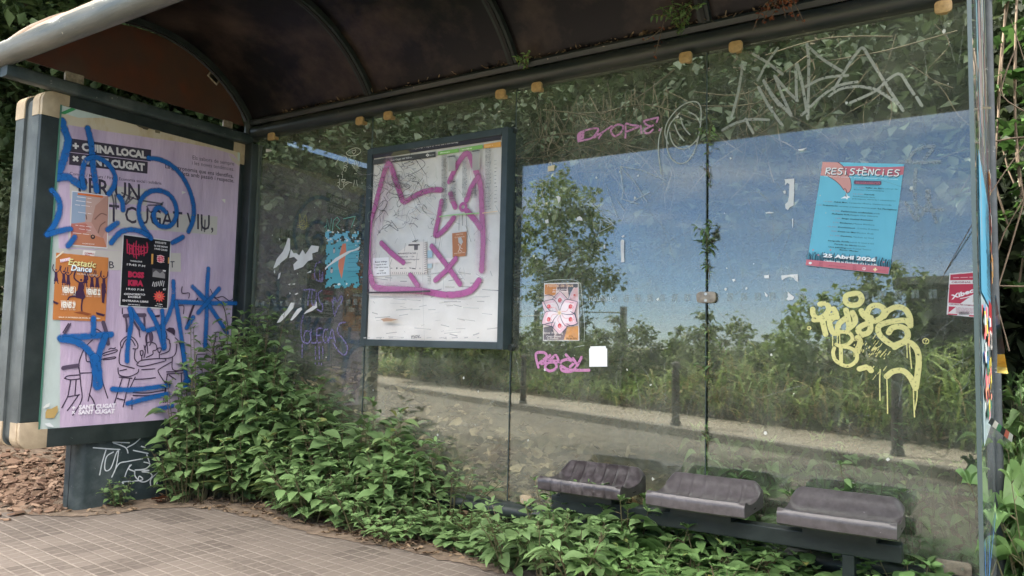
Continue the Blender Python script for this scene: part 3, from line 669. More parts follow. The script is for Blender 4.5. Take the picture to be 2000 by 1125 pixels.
c = at(1520, 15, -.10); sprig('dry_plant', 'reddish dry plant hanging over the gutter', 'plant', M['redleaf'], [[c+(0, .04, .05), c+(d*.5, -.02, .02), c+(d, -.05, -.05-.5*abs(d))] for d in (-.09, -.05, -.01, .04, .08, .11)], .022, 16, .6, 73, stem=M['twig'])
c = at(1292, 95, -.10); sprig('dry_plant', 'thin rusty trailing stem on the gutter above the pink tag', 'plant', M['redleaf'], [[c+(.01, 0, .12), c+(0, -.02, .05), c+(-.02, -.03, -.04)], [c+(.01, 0, .1), c+(-.03, -.02, .06), c+(-.07, -.03, .04)]], .017, 7, .6, 74, stem=M['twig'])

# ivy on the right, dry twigs behind the glass
IV = None
for k, (x, y, z0, z1, lb) in enumerate(((4.17, .28, 1.0, 2.7, 'glossy ivy hanging at the upper right beside the post'), (4.32, .42, .7, 2.5, 'ivy and thin bare twigs at the right edge of the picture'))):
    lines = []
    rr = random.Random(80+k)
    for i in range(14):
        a = x+rr.uniform(-.10, .25); lines.append([(a, y+rr.uniform(-.1, .2), z1), (a+rr.uniform(-.1, .1), y+rr.uniform(-.15, .1), (z0+z1)/2), (a+rr.uniform(-.15, .15), y+rr.uniform(-.1, .1), z0+rr.uniform(0, .6))])
    sprig('ivy_plant', lb, 'ivy', M['ivy'], lines, .062, 22, 1.0, 90+k, kind='ivy', stem=M['twig'], sr=.004)
rr = random.Random(5)
for k, (x0, x1, zt, zb, n, lb) in enumerate(((2.02, 2.75, 2.25, 1.6, 60, 'tangle of dry brown stems behind the glass above the pink tag'), (3.05, 3.9, 2.25, 1.75, 24, 'tangle of dry stems behind the scratched pane at upper right'), (4.10, 4.36, 2.2, 1.0, 14, 'bare dry twigs hanging beside the right hand post'))):
    b = B()
    for i in range(n):
        x = rr.uniform(x0, x1); y = rr.uniform(.06, .3) if k < 2 else rr.uniform(.0, .2); z = zt-rr.uniform(0, .15); l = rr.uniform(.25, zt-zb); dx = rr.gauss(0, .16)
        b.tube(smooth_pts([(x, y, z), (x+dx*.3+rr.gauss(0, .04), y, z-l*.35), (x+dx+rr.gauss(0, .05), y+rr.gauss(0, .05), z-l*.7), (x+dx*1.4, y, z-l)], n=4), rr.uniform(.0012, .0028), 4, cap=False)
    for i in range(n//6):
        x = rr.uniform(x0, x1); z = rr.uniform(zb+.2, zt)
        b.tube(smooth_pts([(x-.25, .1, z), (x, .08, z+rr.gauss(0, .05)), (x+.25, .12, z+rr.gauss(0, .08))], n=5), .003, 4, cap=False)
    o = b.build('dry_twigs', M['twig']); tag(o, lb, 'twigs')

# loose stuff on the ground
random.seed(44)
v, f, rn = [], [], []
rr = random.Random(45)
for i in range(5200):
    if i < 3200: x, y = -.18-abs(rr.gauss(0, .9)), rr.uniform(-1.9, .6)
    else: x, y = rr.uniform(-4.5, -.2), rr.uniform(-2.6, 1.6)
    if x > -.40 and -1.0 < y: x -= .3
    if y < -1.15-.2*x*0 and x > -.75 and rr.random() < .75: continue
    z = moundz(x, y)+rr.uniform(.004, .03); l = rr.choice((.03, .04, .05, .06, .085))*rr.uniform(.7, 1.2); w = l*rr.uniform(.35, .75); th = rr.uniform(.004, .012)
    Mx = Matrix.Translation((x, y, z)) @ Matrix.Rotation(rr.uniform(0, 6.28), 4, 'Z') @ Matrix.Rotation(rr.gauss(0, .35), 4, 'X') @ Matrix.Rotation(rr.gauss(0, .3), 4, 'Y')
    pts = [(-l/2, -w*.3, 0), (-l*.2, -w/2, 0), (l*.35, -w*.42, 0), (l/2, rr.uniform(-.2, .3)*w, 0), (l*.2, w/2, 0), (-l*.4, w*.4, 0)]
    o0 = len(v); v += [Mx @ Vector((p[0], p[1], dz)) for dz in (0, th) for p in pts]
    f += [tuple(o0+6+j for j in range(6))]+[(o0+j, o0+(j+1) % 6, o0+6+(j+1) % 6, o0+6+j) for j in range(6)]; rn += [rr.random()]*7
o = meshobj('wood_chips', v, f, M['chip'], rnd=rn); tag(o, 'reddish bark chips covering the ground left of the panel foot', 'bark mulch', kind='stuff')
L_ = Leaves('dead'); rr = random.Random(46)
for i in range(3600):
    x = rr.uniform(-.1, 3.3); y = .07+abs(rr.gauss(0, .28))
    if x > 2.7 and rr.random() < .6: continue
    L_.add((x, y, bankz(x, y)+rr.uniform(.005, .03)), rr.uniform(0, 6.28), rr.gauss(0, .4), rr.gauss(0, .4), rr.uniform(.04, .12), rr.uniform(.03, .085))
o = L_.build('leaf_litter', M['litter']); tag(o, 'dry brown leaf litter on the bank behind the glass', 'leaf litter', kind='stuff')
L_ = Leaves('dead')
for i in range(420):
    x = rr.uniform(-.35, 2.3); y = -rr.uniform(.25, .50)-.04*math.sin(5*x)
    if x < .12: y = -rr.uniform(.35, 1.05)
    L_.add((x, y, .006+rr.uniform(0, .012)), rr.uniform(0, 6.28), rr.gauss(0, .25), rr.gauss(0, .3), rr.uniform(.012, .06), rr.uniform(.01, .035))
o = L_.build('fallen_leaves', M['deadleaf']); tag(o, 'crumbled dry leaves along the foot of the weeds on the pavement', 'dead leaves', kind='stuff')
c = (-.02, -.62, .02); L_ = Leaves('dead'); L_.add(c, 1.2, .15, .2, .11, .05, .9); L_.add((.02, -.60, .015), 2.2, .1, .1, .07, .04, .3); o = L_.build('fallen_leaf', M['redleaf']); tag(o, 'curled orange dry leaf on the ground beside the panel foot', 'dead leaf')
L_ = Leaves('dead')
for i in range(260):
    x = rr.uniform(.2, 4.0) if i > 90 else rr.uniform(2.4, 3.9)
    L_.add((x, -.058+rr.uniform(-.006, .03), 2.381+rr.uniform(0, .012)), rr.uniform(0, 6.28), rr.gauss(0, .5), rr.gauss(0, .5), rr.uniform(.01, .04), rr.uniform(.006, .02))
o = L_.build('leaf_litter', M['deadleaf']); tag(o, 'dry leaf crumbs caught along the top of the gutter', 'leaf litter', kind='stuff')
# dirt washed onto the pavement round the panel foot
poly = [(-.30, -1.20), (.0, -1.05), (.08, -.9), (.10, -.72), (.24, -.56), (.40, -.50), (.8, -.50), (1.2, -.56), (1.6, -.5), (2.0, -.5), (2.3, -.52), (2.3, -.06), (-.05, -.06), (-.30, -.3)]
P = []
for i, p in enumerate(poly):
    q = poly[(i+1) % len(poly)]
    for t in np.linspace(0, 1, 7, endpoint=False): P.append((p[0]+(q[0]-p[0])*t+random.gauss(0, .012), p[1]+(q[1]-p[1])*t+random.gauss(0, .014), .004))
from mathutils.geometry import tessellate_polygon
o = meshobj('dirt', P, [tuple(t) for t in tessellate_polygon([[Vector((p[0], p[1], 0)) for p in P]])], M['soil']); tag(o, kind='structure')

# ------------------------------------------------------------------ the street opposite, seen mirrored in the glass
def blades(n, m, name, label, d0, d1, hmin, hmax, wid, x0=-11, x1=8.5, lean=.5, seed=1, dens=None):
    rr = random.Random(seed); v, f, rn = [], [], []
    while len(f)//3 < n:
        x = rr.uniform(x0, x1); d = d0+(d1-d0)*rr.random()**1.2; y = -(d+.48*(3.1-x))
        if dens and rr.random() > dens(x, d): continue
        z = hill(x, y)-.02; h = rr.uniform(hmin, hmax)*(1+.35*math.sin(1.3*x)*math.sin(x*.7+2)); a = rr.uniform(0, 6.28); w = wid*rr.uniform(.6, 1.3); le = lean*h*rr.uniform(.2, 1.2)
        dx, dy = math.cos(a), math.sin(a); px, py = -dy*w/2, dx*w/2; o0 = len(v); zb = z+h*rr.uniform(0, .5); h2 = h*rr.uniform(.45, 1)
        for t, ww in ((0, .7), (.4, 1), (.75, .7)):
            cx, cy, cz = x+dx*le*t*t*1.4, y+dy*le*t*t*1.4, zb+h2*(t-.35*t*t*t*lean*2)
            v += [(cx-px*ww, cy-py*ww, cz), (cx+px*ww, cy+py*ww, cz)]
        v.append((x+dx*le*1.4, y+dy*le*1.4, zb+h2*(1-.5*lean)))
        f += [(o0, o0+1, o0+3, o0+2), (o0+2, o0+3, o0+5, o0+4), (o0+4, o0+5, o0+6)]; rn += [rr.random()]*3
    o = meshobj(name, v, f, m, rnd=rn); tag(o, label, 'grass', kind='stuff')
blades(11000, M['grass'], 'tall_grass', 'tall green grass on the verge across the road, mirrored in the glass', 5.9, 9.0, .25, .80, .032, lean=1.0, seed=2)
blades(5000, M['straw'], 'dry_grass', 'straw coloured dry grass on the verge across the road', 5.9, 8.6, .2, .65, .018, lean=.9, seed=3, dens=lambda x, d: .25+.75*(math.sin(.9*x+.5) > .1))
S1 = tree('bush', 'loose green bush on the verge behind the grass', 'bush', (.0, -9.3, .3), .8, .65, .6, 70, 38, .10, M['bush'], 51, trunk=.03, group='bushes across the road')
for i, (x, d, s) in enumerate(((-1.6, 8.6, .9), (1.2, 8.3, .75), (2.1, 7.8, 1.15), (-3.4, 9.4, 1.0), (4.2, 7.0, .8), (5.6, 7.6, 1.2), (-5.5, 9.2, 1.2), (-.6, 8.9, .7), (3.2, 7.0, .62), (-7.6, 9.6, 1.4))):
    tree_copy(S1, 'loose green bush on the verge behind the grass', (x, -(d+.3*(3.1-x)*.4), .3), i*1.1, s, 'bushes across the road')
tree('tree', 'feathery tree across the road, mirrored in the pane with the flower poster', 'tree', (-4.0, -11.2, .2), 1.35, 1.75, 2.75, 120, 48, .12, M['bush'], 57, trunk=.07)
tree('tree', 'small slender tree across the road, mirrored right of the cyan poster', 'tree', (2.75, -8.6, .3), .55, .75, 1.35, 45, 36, .09, M['bush'], 58, trunk=.035)
bl = None
for i, (x, y) in enumerate(((.713, -5.75), (-2.345, -7.12), (3.25, -4.70))):
    lb = ('dark iron bollard across the road, mirrored left of the glass joint', 'dark iron bollard mirrored furthest left, below the bus map edge', 'dark iron bollard mirrored under the yellow graffiti')[i]
    if bl is None:
        bl = thing('bollard', lb, 'bollard', 'bollards across the road', (x, y, 0))
        b = B(); b.tube([(0, 0, -.02), (0, 0, .60), (0, 0, .68)], [.05, .047, .045], 16); b.build('post', M['boll'], bl, smooth=True)
        b = B(); b.tube([(0, 0, .681), (0, 0, .70), (0, 0, .73), (0, 0, .765), (0, 0, .785)], [.03, .036, .052, .044, .012], 16); b.build('cap', M['boll'], bl, smooth=True)
        b = B(); b.tube([(0, 0, 0), (0, 0, .05)], [.066, .058], 16); b.build('base', M['boll'], bl, smooth=True)
    else:
        c = place_copy(bl); c.location = (x, y, 0); c['label'] = lb
fp = thing('fence', 'grey steel fence of posts and wires across the road', 'fence', loc=(0, 0, 0))
for (x, y) in ((-2.06, -10.3), (-2.96, -9.9), (-4.8, -11.6), (-7, -12.7)):
    b = B(); b.box(x-.05, x+.05, y-.05, y+.05, 0, 1.72); b.build('post', M['fence'], fp)
b = B()
for z in (.7, 1.15, 1.6): b.tube([(-2.06, -10.24, z), (-2.96, -9.84, z), (-4.8, -11.54, z), (-7, -12.64, z)], .012, 5)
b.build('rail', M['fence'], fp)
sh = thing('shed', 'low grey shed across the road, mirrored behind the yellow graffiti', 'shed', loc=(0, 0, 0))
b = B(); b.box(2.95, 6.5, -11.5, -9.0, .0, 1.92); b.build('wall', M['shed'], sh)
b = B(); b.box(2.80, 6.7, -11.7, -8.8, 1.921, 2.03); b.build('roof', M['fence'], sh)
b = B(); b.box(3.2, 4.9, -8.985, -8.96, 1.0, 1.45); b.build('window', M['black'], sh)
# ================================================================== THE SHELTER
shel = thing('bus_shelter', 'dark green bus shelter with vaulted brown roof and four dusty glass panes', 'bus shelter', loc=(0, 0, 0))
RC_Y, RC_Z, RR = -.755, 1.890, .886
def arc_pt(t, r): return (RC_Y+r*math.cos(t), RC_Z+r*math.sin(t))
T0, T1_ = math.acos(.735/RR), math.pi-math.acos(.745/RR)
def vault(x0, x1, r0, r1, n=26, t0=T0, t1=T1_):
    b = B(); ts = np.linspace(t0, t1, n); out = []
    for t in ts:
        for r in (r0, r1):
            y, z = arc_pt(t, r); out += [(x0, y, z), (x1, y, z)]
    f = []; mi = []
    for i in range(n-1):
        a, c = i*4, (i+1)*4
        f += [(a, a+1, c+1, c), (a+2, c+2, c+3, a+3), (a, c, c+2, a+2), (a+1, a+3, c+3, c+1)]; mi += [0, 1, 1, 1]
    f += [(0, 2, 3, 1), (4*n-4, 4*n-3, 4*n-1, 4*n-2)]; mi += [1, 1]
    b.v, b.f, b.mi = out, f, mi; return b
for x0, x1 in ((-.10, .992), (1.004, 1.992), (2.004, 2.992), (3.004, 4.10)):
    vault(x0, x1, RR, RR+.006).build('roof_panel', [M['roof_in'], M['roof_out']], shel, smooth=True)
for x in (-.085, 1.0, 2.0, 3.0, 4.08):
    rb = vault(x-.026, x+.026, RR-.034, RR-.002); rb.mi = [0]*len(rb.f); ro = rb.build('rib', M['green_metal'], shel, smooth=True)
    vault(x-.009, x+.009, RR-.040, RR-.0345).build('seam', [M['black'], M['black']], ro, smooth=True)
    vault(x-.034, x+.034, RR+.007, RR+.016).build('cover_strip', [M['roof_out'], M['roof_out']], ro, smooth=True)
# rear gutter: upper channel with a round bead below
prof = [(.03, 2.262), (.03, 2.372), (-.058, 2.378), (-.062, 2.366), (-.055, 2.352), (-.050, 2.345)]
for a in np.linspace(70, -95, 12): prof.append((-.022-.040*math.cos(rad(a)), 2.306+.042*math.sin(rad(a))))
b = B(); b.prism(prof, 0, -.055, 4.10); b.build('gutter', M['gutter'], shel, smooth=True)
b = B(); b.prism(rrect(-.082, .034, 2.248, 2.382, .03), 0, -.075, -.0555); b.build('gutter_end_cap', M['slat_metal'], shel, smooth=True)
# front rail
prof = []
for a in np.linspace(100, 400, 26): prof.append((-1.505+.056*math.cos(rad(a)), 2.332+.056*math.sin(rad(a))))
prof += [(-1.455, 2.362), (-1.452, 2.380), (-1.51, 2.395)]
b = B(); b.prism(prof, 0, -.14, 4.12); b.build('front_rail', M['grey_rail'], shel, smooth=True)
# end beam and gable
b = B(); b.prism(rrect(-.118, -.045, 2.2235, 2.288, .012, 3), 1, -1.50, -.03); b.build('end_beam', M['green_metal_worn'], shel, smooth=True)
gp = [(-.075, 2.338), (-1.42, 2.338)]
for t in np.linspace(T1_-.12, T0+.10, 22): gp.append(arc_pt(t, RR-.05))
gp = [p for p in gp if p[1] > 2.337]
b = B(); b.prism(gp, 0, -.090, -.084); b.build('gable_panel', M['gable'], shel)
for (y, z, w) in ((-1.16, 2.318, .10), (-.20, 2.314, .07)):
    b = B(); b.box(-.094, -.080, y-w/2, y+w/2, z-.025, z+.03); b.build('gable_clamp', M['clamp_old'], shel, bevel=.006)
for (py, t) in ((0, 1.02), (0, 2.0), (0, .42+T0)):
    y, z = arc_pt(t, RR-.075); b = B(); dy, dz = -math.sin(t)*.04, math.cos(t)*.04; ny, nz_ = math.cos(t)*.018, math.sin(t)*.018; b.prism([(y-dy-ny, z-dz-nz_), (y+dy-ny, z+dz-nz_), (y+dy+ny, z+dz+nz_), (y-dy+ny, z-dz+nz_)], 0, -.0835, -.072); b.build('gable_clamp', M['clamp_old'], shel, bevel=.006)
# corner posts
b = B(); b.prism(rrect(-.112, -.02, -.055, .03, .01, 3), 2, 0, 2.2234); b.build('post', M['green_metal'], shel, smooth=True)
b = B(); b.prism(rrect(4.032, 4.062, -.03, .10, .012, 3), 2, -.02, 2.75); b.build('post', M['post_metal'], shel, smooth=True)
# bottom rail
prof = [(.03+.0*a, 0) for a in ()]
prof = [(.028, .105), (.028, .170), (-.01, .172)]+[(-.03-.034*math.cos(rad(a)), .138+.034*math.sin(rad(a))) for a in np.linspace(80, -80, 10)]+[(-.01, .105)]
b = B(); b.prism(prof, 0, -.02, 4.03); b.build('bottom_rail', M['green_metal'], shel, smooth=True)
for x in (.5, 2.0, 3.3): b = B(); b.box(x-.03, x+.03, -.02, .025, -.02, .106); b.build('rail_foot', M['green_metal'], shel)
# glass
PANES = []
for i in range(4):
    b = B(); b.box(i+(.006 if i else -.015), i+.994 if i < 3 else 4.0, -.007, .001, .176, 2.262)
    p = b.build('glass_pane', M['glass'], shel); PANES.append(p)
    b = B(); e0, e1 = i+.9945, i+.9975
    if i < 3: b.box(e0, e1, -.0066, .0006, .177, 2.26); b.build('pane_edge', M['glass_edge'], p)
SPL = Plane((4.0205, -1.30, 0), (.018, 1.27, 0), (0, 0, 1))     # outer face of the end pane, u runs from the street to the corner
b = B(); b.prism([(4.012, -1.30), (4.030, -.03), (4.038, -.03), (4.020, -1.30)], 2, .25, 2.22); sidep = b.build('side_pane', M['glass_side'], shel)
b = B(); b.prism([(4.0116, -1.3042), (4.0116, -1.3002), (4.0204, -1.3002), (4.0204, -1.3042)], 2, .25, 2.22); b.build('pane_edge', M['glass_edge'], sidep)
# clamps
def clamp(x, z, m, w=.058, h=.048, name='clamp', screws=1, y=-.024):
    b = B(); b.prism([(x+p[0], z+p[1]) for p in rrect(-w/2, w/2, -h/2, h/2, .014, 4)], 1, y, y+.0165)
    if y < -.03: b.box(x-.012, x+.012, y+.0166, -.0075, z-.012, z+.006)
    c = b.build(name, m, shel, bevel=.003, smooth=True)
    for k in range(screws):
        dx = 0 if screws == 1 else (-.25+.5*k)*w
        s = B(); s.tube([(x+dx, y-.0002, z+.002), (x+dx, y-.0016, z+.002)], .0045, 10); s.build('screw', m if m is M['clamp'] else M['screw'], c)
for (px, py) in ((528, 266), (701, 235.5), (756, 225), (976, 183), (1047, 169), (1338, 111), (1436, 90), (1842, 12)):
    q = Plane((0, -.066, 0), (1, 0, 0), (0, 0, 1)).uv(px, py); clamp(q[0], q[1], M['clamp'], y=-.066)
q = GL.uv(1029, 976); clamp(q[0], q[1], M['cap'], .062, .046, screws=2)
q = GL.uv(1862, 1108); clamp(q[0], q[1], M['clamp_old'], .115, .048, screws=2)
q = GL.uv(1381, 581); cl = (q[0], q[1]); b = B(); b.prism([(q[0]+p[0], q[1]+p[1]) for p in rrect(-.042, .042, -.024, .024, .016, 4)], 1, -.026, -.0085); c = b.build('joint_clamp', M['clamp_old'], shel, bevel=.003, smooth=True)
for dz in (-.014, .014):
    s = B(); s.tube([(q[0], -.0262, q[1]+dz), (q[0], -.028, q[1]+dz)], .006, 10); s.build('screw', M['screw'], c)
for (px, py) in ((1006, 256), (1001, 679)):
    q = GL.uv(px, py); s = B(); s.tube([(q[0], -.009, q[1]), (q[0], -.035, q[1])], [.018, .016], 14); s.build('glass_fixing', M['green_metal'], shel, smooth=True)
# frosted manifestation marks at eye height, with the maker's name
GREY = ink('#a9b3ae', rough=.8, alpha=.30)
for i in range(4):
    zc = 1.172
    x = i+.03
    while x < i+.97:
        if not (1.0 < x < 2.02) and not (i == 2 and .06 < x-i < .46) and not (i == 3 and x > 3.93) and not (i == 3 and .42 < x-i < .56) and not(i == 2 and x-i > .93) and not (i == 3 and x-i < .05):
            w = .026; s = Sheet(GL, .0004, .0); s.poly_any([(x, zc-.017), (x+w*.42, zc-.017), (x+w*.42, zc+.009), (x+w*.55, zc+.009), (x+w*.55, zc-.014), (x+w, zc-.016), (x+w, zc+.017), (x, zc+.017)], GREY, uv=True); s.build('frosted_mark', PANES[i])
        x += .058
    if i == 2:
        s = Sheet(GL, .0004, .0); s.text('neuhaus', GL.uv(1151, 588), GL.uv(1199, 587.5), ink('#c4ccc8', rough=.8, alpha=.55), uv=True); s.build('frosted_lettering', PANES[i])

# ================================================================== GRAFFITI ON THE GLASS
def pane_sheet(base=.0010): return Sheet(GL, base, .00008)
J = WIN(480, 380, 2.961)
PUR = ink('#77709c', alpha=.85, wear=.42); s = pane_sheet(); s.cv = J
s.strokes([[(430, 390), (408, 402), (398, 450), (405, 488), (425, 500)], [(428, 440), (430, 498), (438, 500), (444, 450), (446, 500)],
  [(335, 552), (370, 548), (405, 555)], [(370, 556), (362, 600), (360, 640)], [(385, 562), (381, 615), (390, 640), (403, 630), (410, 570)],
  [(440, 555), (420, 575), (428, 615), (446, 640), (440, 675), (415, 665)], [(508, 625), (513, 592), (530, 618), (552, 588), (560, 608), (532, 660), (515, 702)], [(500, 610), (512, 690)],
  [(335, 700), (322, 760), (325, 835), (345, 860)], [(345, 790), (338, 830), (355, 862), (375, 840), (370, 792), (348, 790)], [(380, 780), (380, 852), (408, 856)],
  [(442, 775), (415, 778), (415, 850), (442, 852)], [(415, 815), (436, 812)], [(476, 780), (456, 785), (449, 830), (462, 856), (479, 835), (464, 822)], [(480, 856), (500, 778), (521, 856)], [(487, 830), (514, 828)],
  [(578, 738), (545, 748), (532, 790), (560, 830), (590, 880), (578, 925), (545, 912), (508, 858)], [(405, 882), (406, 950)], [(426, 880), (429, 950)], [(447, 882), (450, 946)], [(404, 973), (405, 978)], [(426, 974), (427, 979)], [(440, 978), (441, 983)], [(330, 860), (328, 940)]], .0095, PUR)
s.build('purple_marker_writing', PANES[0])
s = pane_sheet(.0014); s.cv = J; TEAL = ink('#6fae9f', alpha=.9)
s.strokes([[(465, 215), (470, 140), (490, 212), (496, 140)], [(502, 210), (508, 150), (530, 130), (545, 150), (522, 178), (546, 200)], [(565, 140), (635, 126)], [(635, 126), (612, 190)], [(455, 190), (470, 178)]], .0045, TEAL, sm=False)
s.build('teal_marker_letters', PANES[0])
s = pane_sheet(.0014); s.cv = J; YEL = ink('#b7b06a', alpha=.9)
s.strokes([[(312, 165), (311, 112), (328, 152), (347, 118), (354, 165)], [(308, 160), (318, 195), (333, 200), (350, 192), (356, 160)], [(316, 165), (322, 150), (330, 172), (338, 150), (346, 170)], [(300, 178), (322, 184)], [(300, 190), (322, 188)], [(342, 184), (368, 174)], [(342, 188), (368, 186)], [(325, 186), (333, 190), (340, 184)], [(318, 176), (326, 172)], [(338, 172), (346, 176)]], .0022, YEL)
s.build('yellow_cat_doodle', PANES[0])
K = WIN(640, 280, 11.25); s = pane_sheet(.0014); s.cv = K; WH = ink('#d8d8c8', alpha=.9)
s.strokes([[(420, 235), (415, 205), (480, 150), (580, 105), (680, 110), (725, 160), (715, 205), (640, 260), (540, 275), (460, 265), (420, 235)], [(520, 275), (495, 315)], [(575, 240), (545, 190), (560, 150), (585, 160), (610, 140), (625, 165), (605, 205), (575, 240)],
  [(180, 480), (190, 420), (240, 350)], [(310, 290), (380, 280), (430, 320), (440, 380)], [(350, 430), (410, 395), (450, 430), (430, 470), (400, 450)], [(360, 510), (400, 485), (440, 520)], [(355, 600), (355, 540), (410, 540), (405, 600), (380, 612)], [(330, 620), (318, 680), (340, 692)], [(330, 710), (330, 760)],
  [(270, 780), (265, 850), (225, 862)], [(268, 860), (265, 930)], [(230, 925), (260, 975), (300, 1010), (340, 985)], [(360, 840), (355, 970), (400, 910), (460, 880)], [(375, 880), (440, 850), (540, 870)], [(335, 860), (315, 800), (355, 795), (395, 800), (360, 855)],
  [(570, 440), (545, 455), (550, 490), (572, 505), (570, 545)], [(590, 400), (595, 480), (600, 565)], [(600, 400), (630, 390), (630, 590), (655, 595), (650, 400)], [(685, 410), (670, 500), (695, 560)], [(595, 810), (590, 870), (570, 950)], [(645, 810), (650, 880), (670, 940)], [(600, 665), (640, 670)]], .0032, WH, n=4)
s.build('white_paint_pen_drawing', PANES[0])
Mw = WIN(1000, 0, 3.308); PNK = ink('#c98bb6', alpha=.95, wear=.36); s = pane_sheet(); s.cv = Mw
s.strokes([[(430, 915), (430, 865), (490, 838), (555, 830), (545, 860), (515, 892), (470, 905), (432, 912)], [(560, 840), (545, 880), (530, 888), (600, 845), (645, 815)], [(590, 850), (560, 895)], [(652, 872), (640, 840), (680, 806), (718, 815), (708, 852), (672, 880), (652, 872)], [(733, 890), (735, 845), (737, 800), (770, 808), (820, 818), (738, 852)], [(838, 860), (832, 812)],
  [(945, 760), (900, 770), (852, 785), (880, 812), (912, 812)], [(912, 810), (858, 838), (862, 858), (885, 860), (912, 838)], [(945, 765), (935, 792)], [(953, 842), (957, 836)]], .0085, PNK)
s.poly([(430, 860), (470, 850), (465, 895), (432, 912)], PNK)
s.build('pink_paint_tag', PANES[2])
s = pane_sheet(.0015); s.cv = Mw; W2 = ink('#b9bcb2', alpha=.75)
s.strokes([[(1010, 930), (988, 860), (1010, 780), (1085, 692), (1170, 656), (1215, 682), (1222, 765), (1208, 870), (1180, 975), (1125, 1048), (1062, 1050), (1015, 1000), (1000, 905), (1022, 805), (1085, 730)], [(1020, 855), (1030, 905), (1060, 948), (1110, 962), (1165, 935), (1205, 890), (1192, 915)], [(1050, 802), (1075, 862), (1112, 910)], [(1090, 760), (1110, 822), (1150, 870)], [(1145, 725), (1190, 750), (1218, 800)], [(970, 825), (950, 900), (948, 1000), (965, 1125)]], .0052, W2)
s.build('scratched_round_face', PANES[2])
Nw = WIN(1480, 0, 3.3096); s = pane_sheet(.0015); s.cv = Nw; W3 = ink('#a9aca2', alpha=.72, wear=.36)
s.strokes([[(130, 310), (60, 410), (0, 520)], [(-30, 350), (70, 410), (160, 480)], [(110, 490), (160, 620), (220, 750)], [(220, 750), (100, 620), (35, 515), (80, 600), (145, 690)], [(5, 565), (80, 700), (160, 812)], [(110, 490), (180, 575), (258, 652)], [(252, 652), (250, 410), (290, 560), (325, 770)], [(318, 285), (330, 420), (325, 770)], [(318, 295), (430, 390), (560, 470)], [(285, 745), (430, 610), (530, 552), (642, 530)], [(310, 560), (430, 505), (582, 488)], [(492, 580), (600, 400), (655, 325), (685, 314), (720, 370), (850, 580), (940, 715)], [(462, 622), (540, 575), (650, 560), (760, 580), (860, 640), (900, 672)], [(600, 665), (760, 590), (850, 510), (920, 480), (970, 550), (1010, 610)], [(1028, 630), (1060, 685)]], .011, W3)
s.cv = Mw
s.strokes([[(1492, 420), (1462, 600), (1420, 760)], [(1360, 842), (1450, 795), (1550, 772), (1660, 776)], [(1510, 770), (1560, 862)]], .011, W3)
s.build('scratched_letters', PANES[3])
O = WIN(1000, 340, 2.6786); s = pane_sheet(.0015); s.cv = O; W4 = ink('#b7c0c4', alpha=.6)
s.strokes([[(460, 302), (465, 235), (532, 265), (460, 302)], [(530, 262), (405, 146), (535, 215)], [(550, 225), (488, 50), (588, 190)], [(565, -40), (582, 90), (575, 130)], [(565, -40), (640, 40), (706, 146)], [(575, 130), (665, 158)], [(620, 152), (720, 94)], [(565, -40), (680, -20), (800, 30), (770, -60)]], .005, W4, sm=False)
s.build('scratched_letters', PANES[2])
Pw = WIN(1400, 280, 3.636); s = pane_sheet(.0015); s.cv = Pw; W5 = ink('#aab1b6', alpha=.5, wear=.4)
s.strokes([[(1360, 112), (1400, 60), (1470, 25), (1540, 20)], [(1470, 115), (1530, 42)], [(1350, 128), (1460, 136), (1580, 130)], [(1412, 185), (1405, 300), (1410, 420), (1430, 545)], [(1430, 545), (1490, 440), (1492, 360), (1505, 330), (1512, 420), (1560, 560)], [(1420, 440), (1480, 470), (1600, 470)], [(1340, 420), (1410, 540)]], .013, W5)
s.build('faded_scratched_letters', PANES[3])
# fine scratches over all panes
for i in range(4):
    rr = random.Random(300+i); s = pane_sheet(.0003); s.step = .00001; W6 = ink('#b4b8b0', alpha=.35)
    for k in range(110 if i else 40):
        x, z = i+rr.uniform(.04, .95), rr.uniform(.5, 2.2); l = rr.uniform(.03, .22); a = rr.gauss(1.57, .7)
        if i == 1 and .9 < z: z = rr.uniform(2.07, 2.2); l = .04
        x2, z2 = min(i+.97, max(i+.02, x+l*math.cos(a))), min(2.24, max(.2, z+l*math.sin(a)))
        s.stroke([(x, z), ((x+x2)/2+rr.gauss(0, .008), (z+z2)/2+rr.gauss(0, .008)), (x2, z2)], rr.uniform(.0006, .0022), W6, uv=True, n=3, caps=False)
    W7 = ink('#d9d9d2', alpha=.8)
    for k in range(22):
        x, z = i+rr.uniform(.04, .95), rr.uniform(.35, 2.2); r = rr.uniform(.002, .007)
        if i == 1 and .9 < z < 2.06: continue
        s.poly([(x+r*rr.uniform(.5, 1.4)*math.cos(a), z+r*rr.uniform(.4, 1.6)*math.sin(a)) for a in np.linspace(0, 5.5, 6)], W7, uv=True)
    s.build('scratches', PANES[i])['kind'] = 'stuff'
T = WIN(1000, 640, 3.516); s = pane_sheet(); s.cv = T; PK2 = ink('#bb7fa6', alpha=.95, wear=.36)
s.strokes([[(182, 272), (165, 180), (222, 172), (236, 200), (190, 242)], [(262, 190), (235, 215), (200, 248), (265, 228)], [(242, 238), (268, 215), (302, 190), (320, 225)], [(222, 242), (270, 228), (335, 235)], [(310, 238), (250, 240), (228, 275), (262, 298), (305, 275), (300, 245)], [(335, 240), (345, 228), (385, 218), (425, 240), (400, 268)], [(372, 186), (400, 215), (448, 248)], [(420, 212), (440, 240)], [(478, 204), (455, 250), (425, 290), (385, 302), (345, 292), (338, 262), (380, 285), (430, 292), (530, 292)]], .0135, PK2)
s.build('pink_marker_tag', PANES[2])
H = WIN(1560, 560, 4.3286); s = pane_sheet(); s.cv = H; YP = ink('#d8d08c', rough=.4, wear=.33)
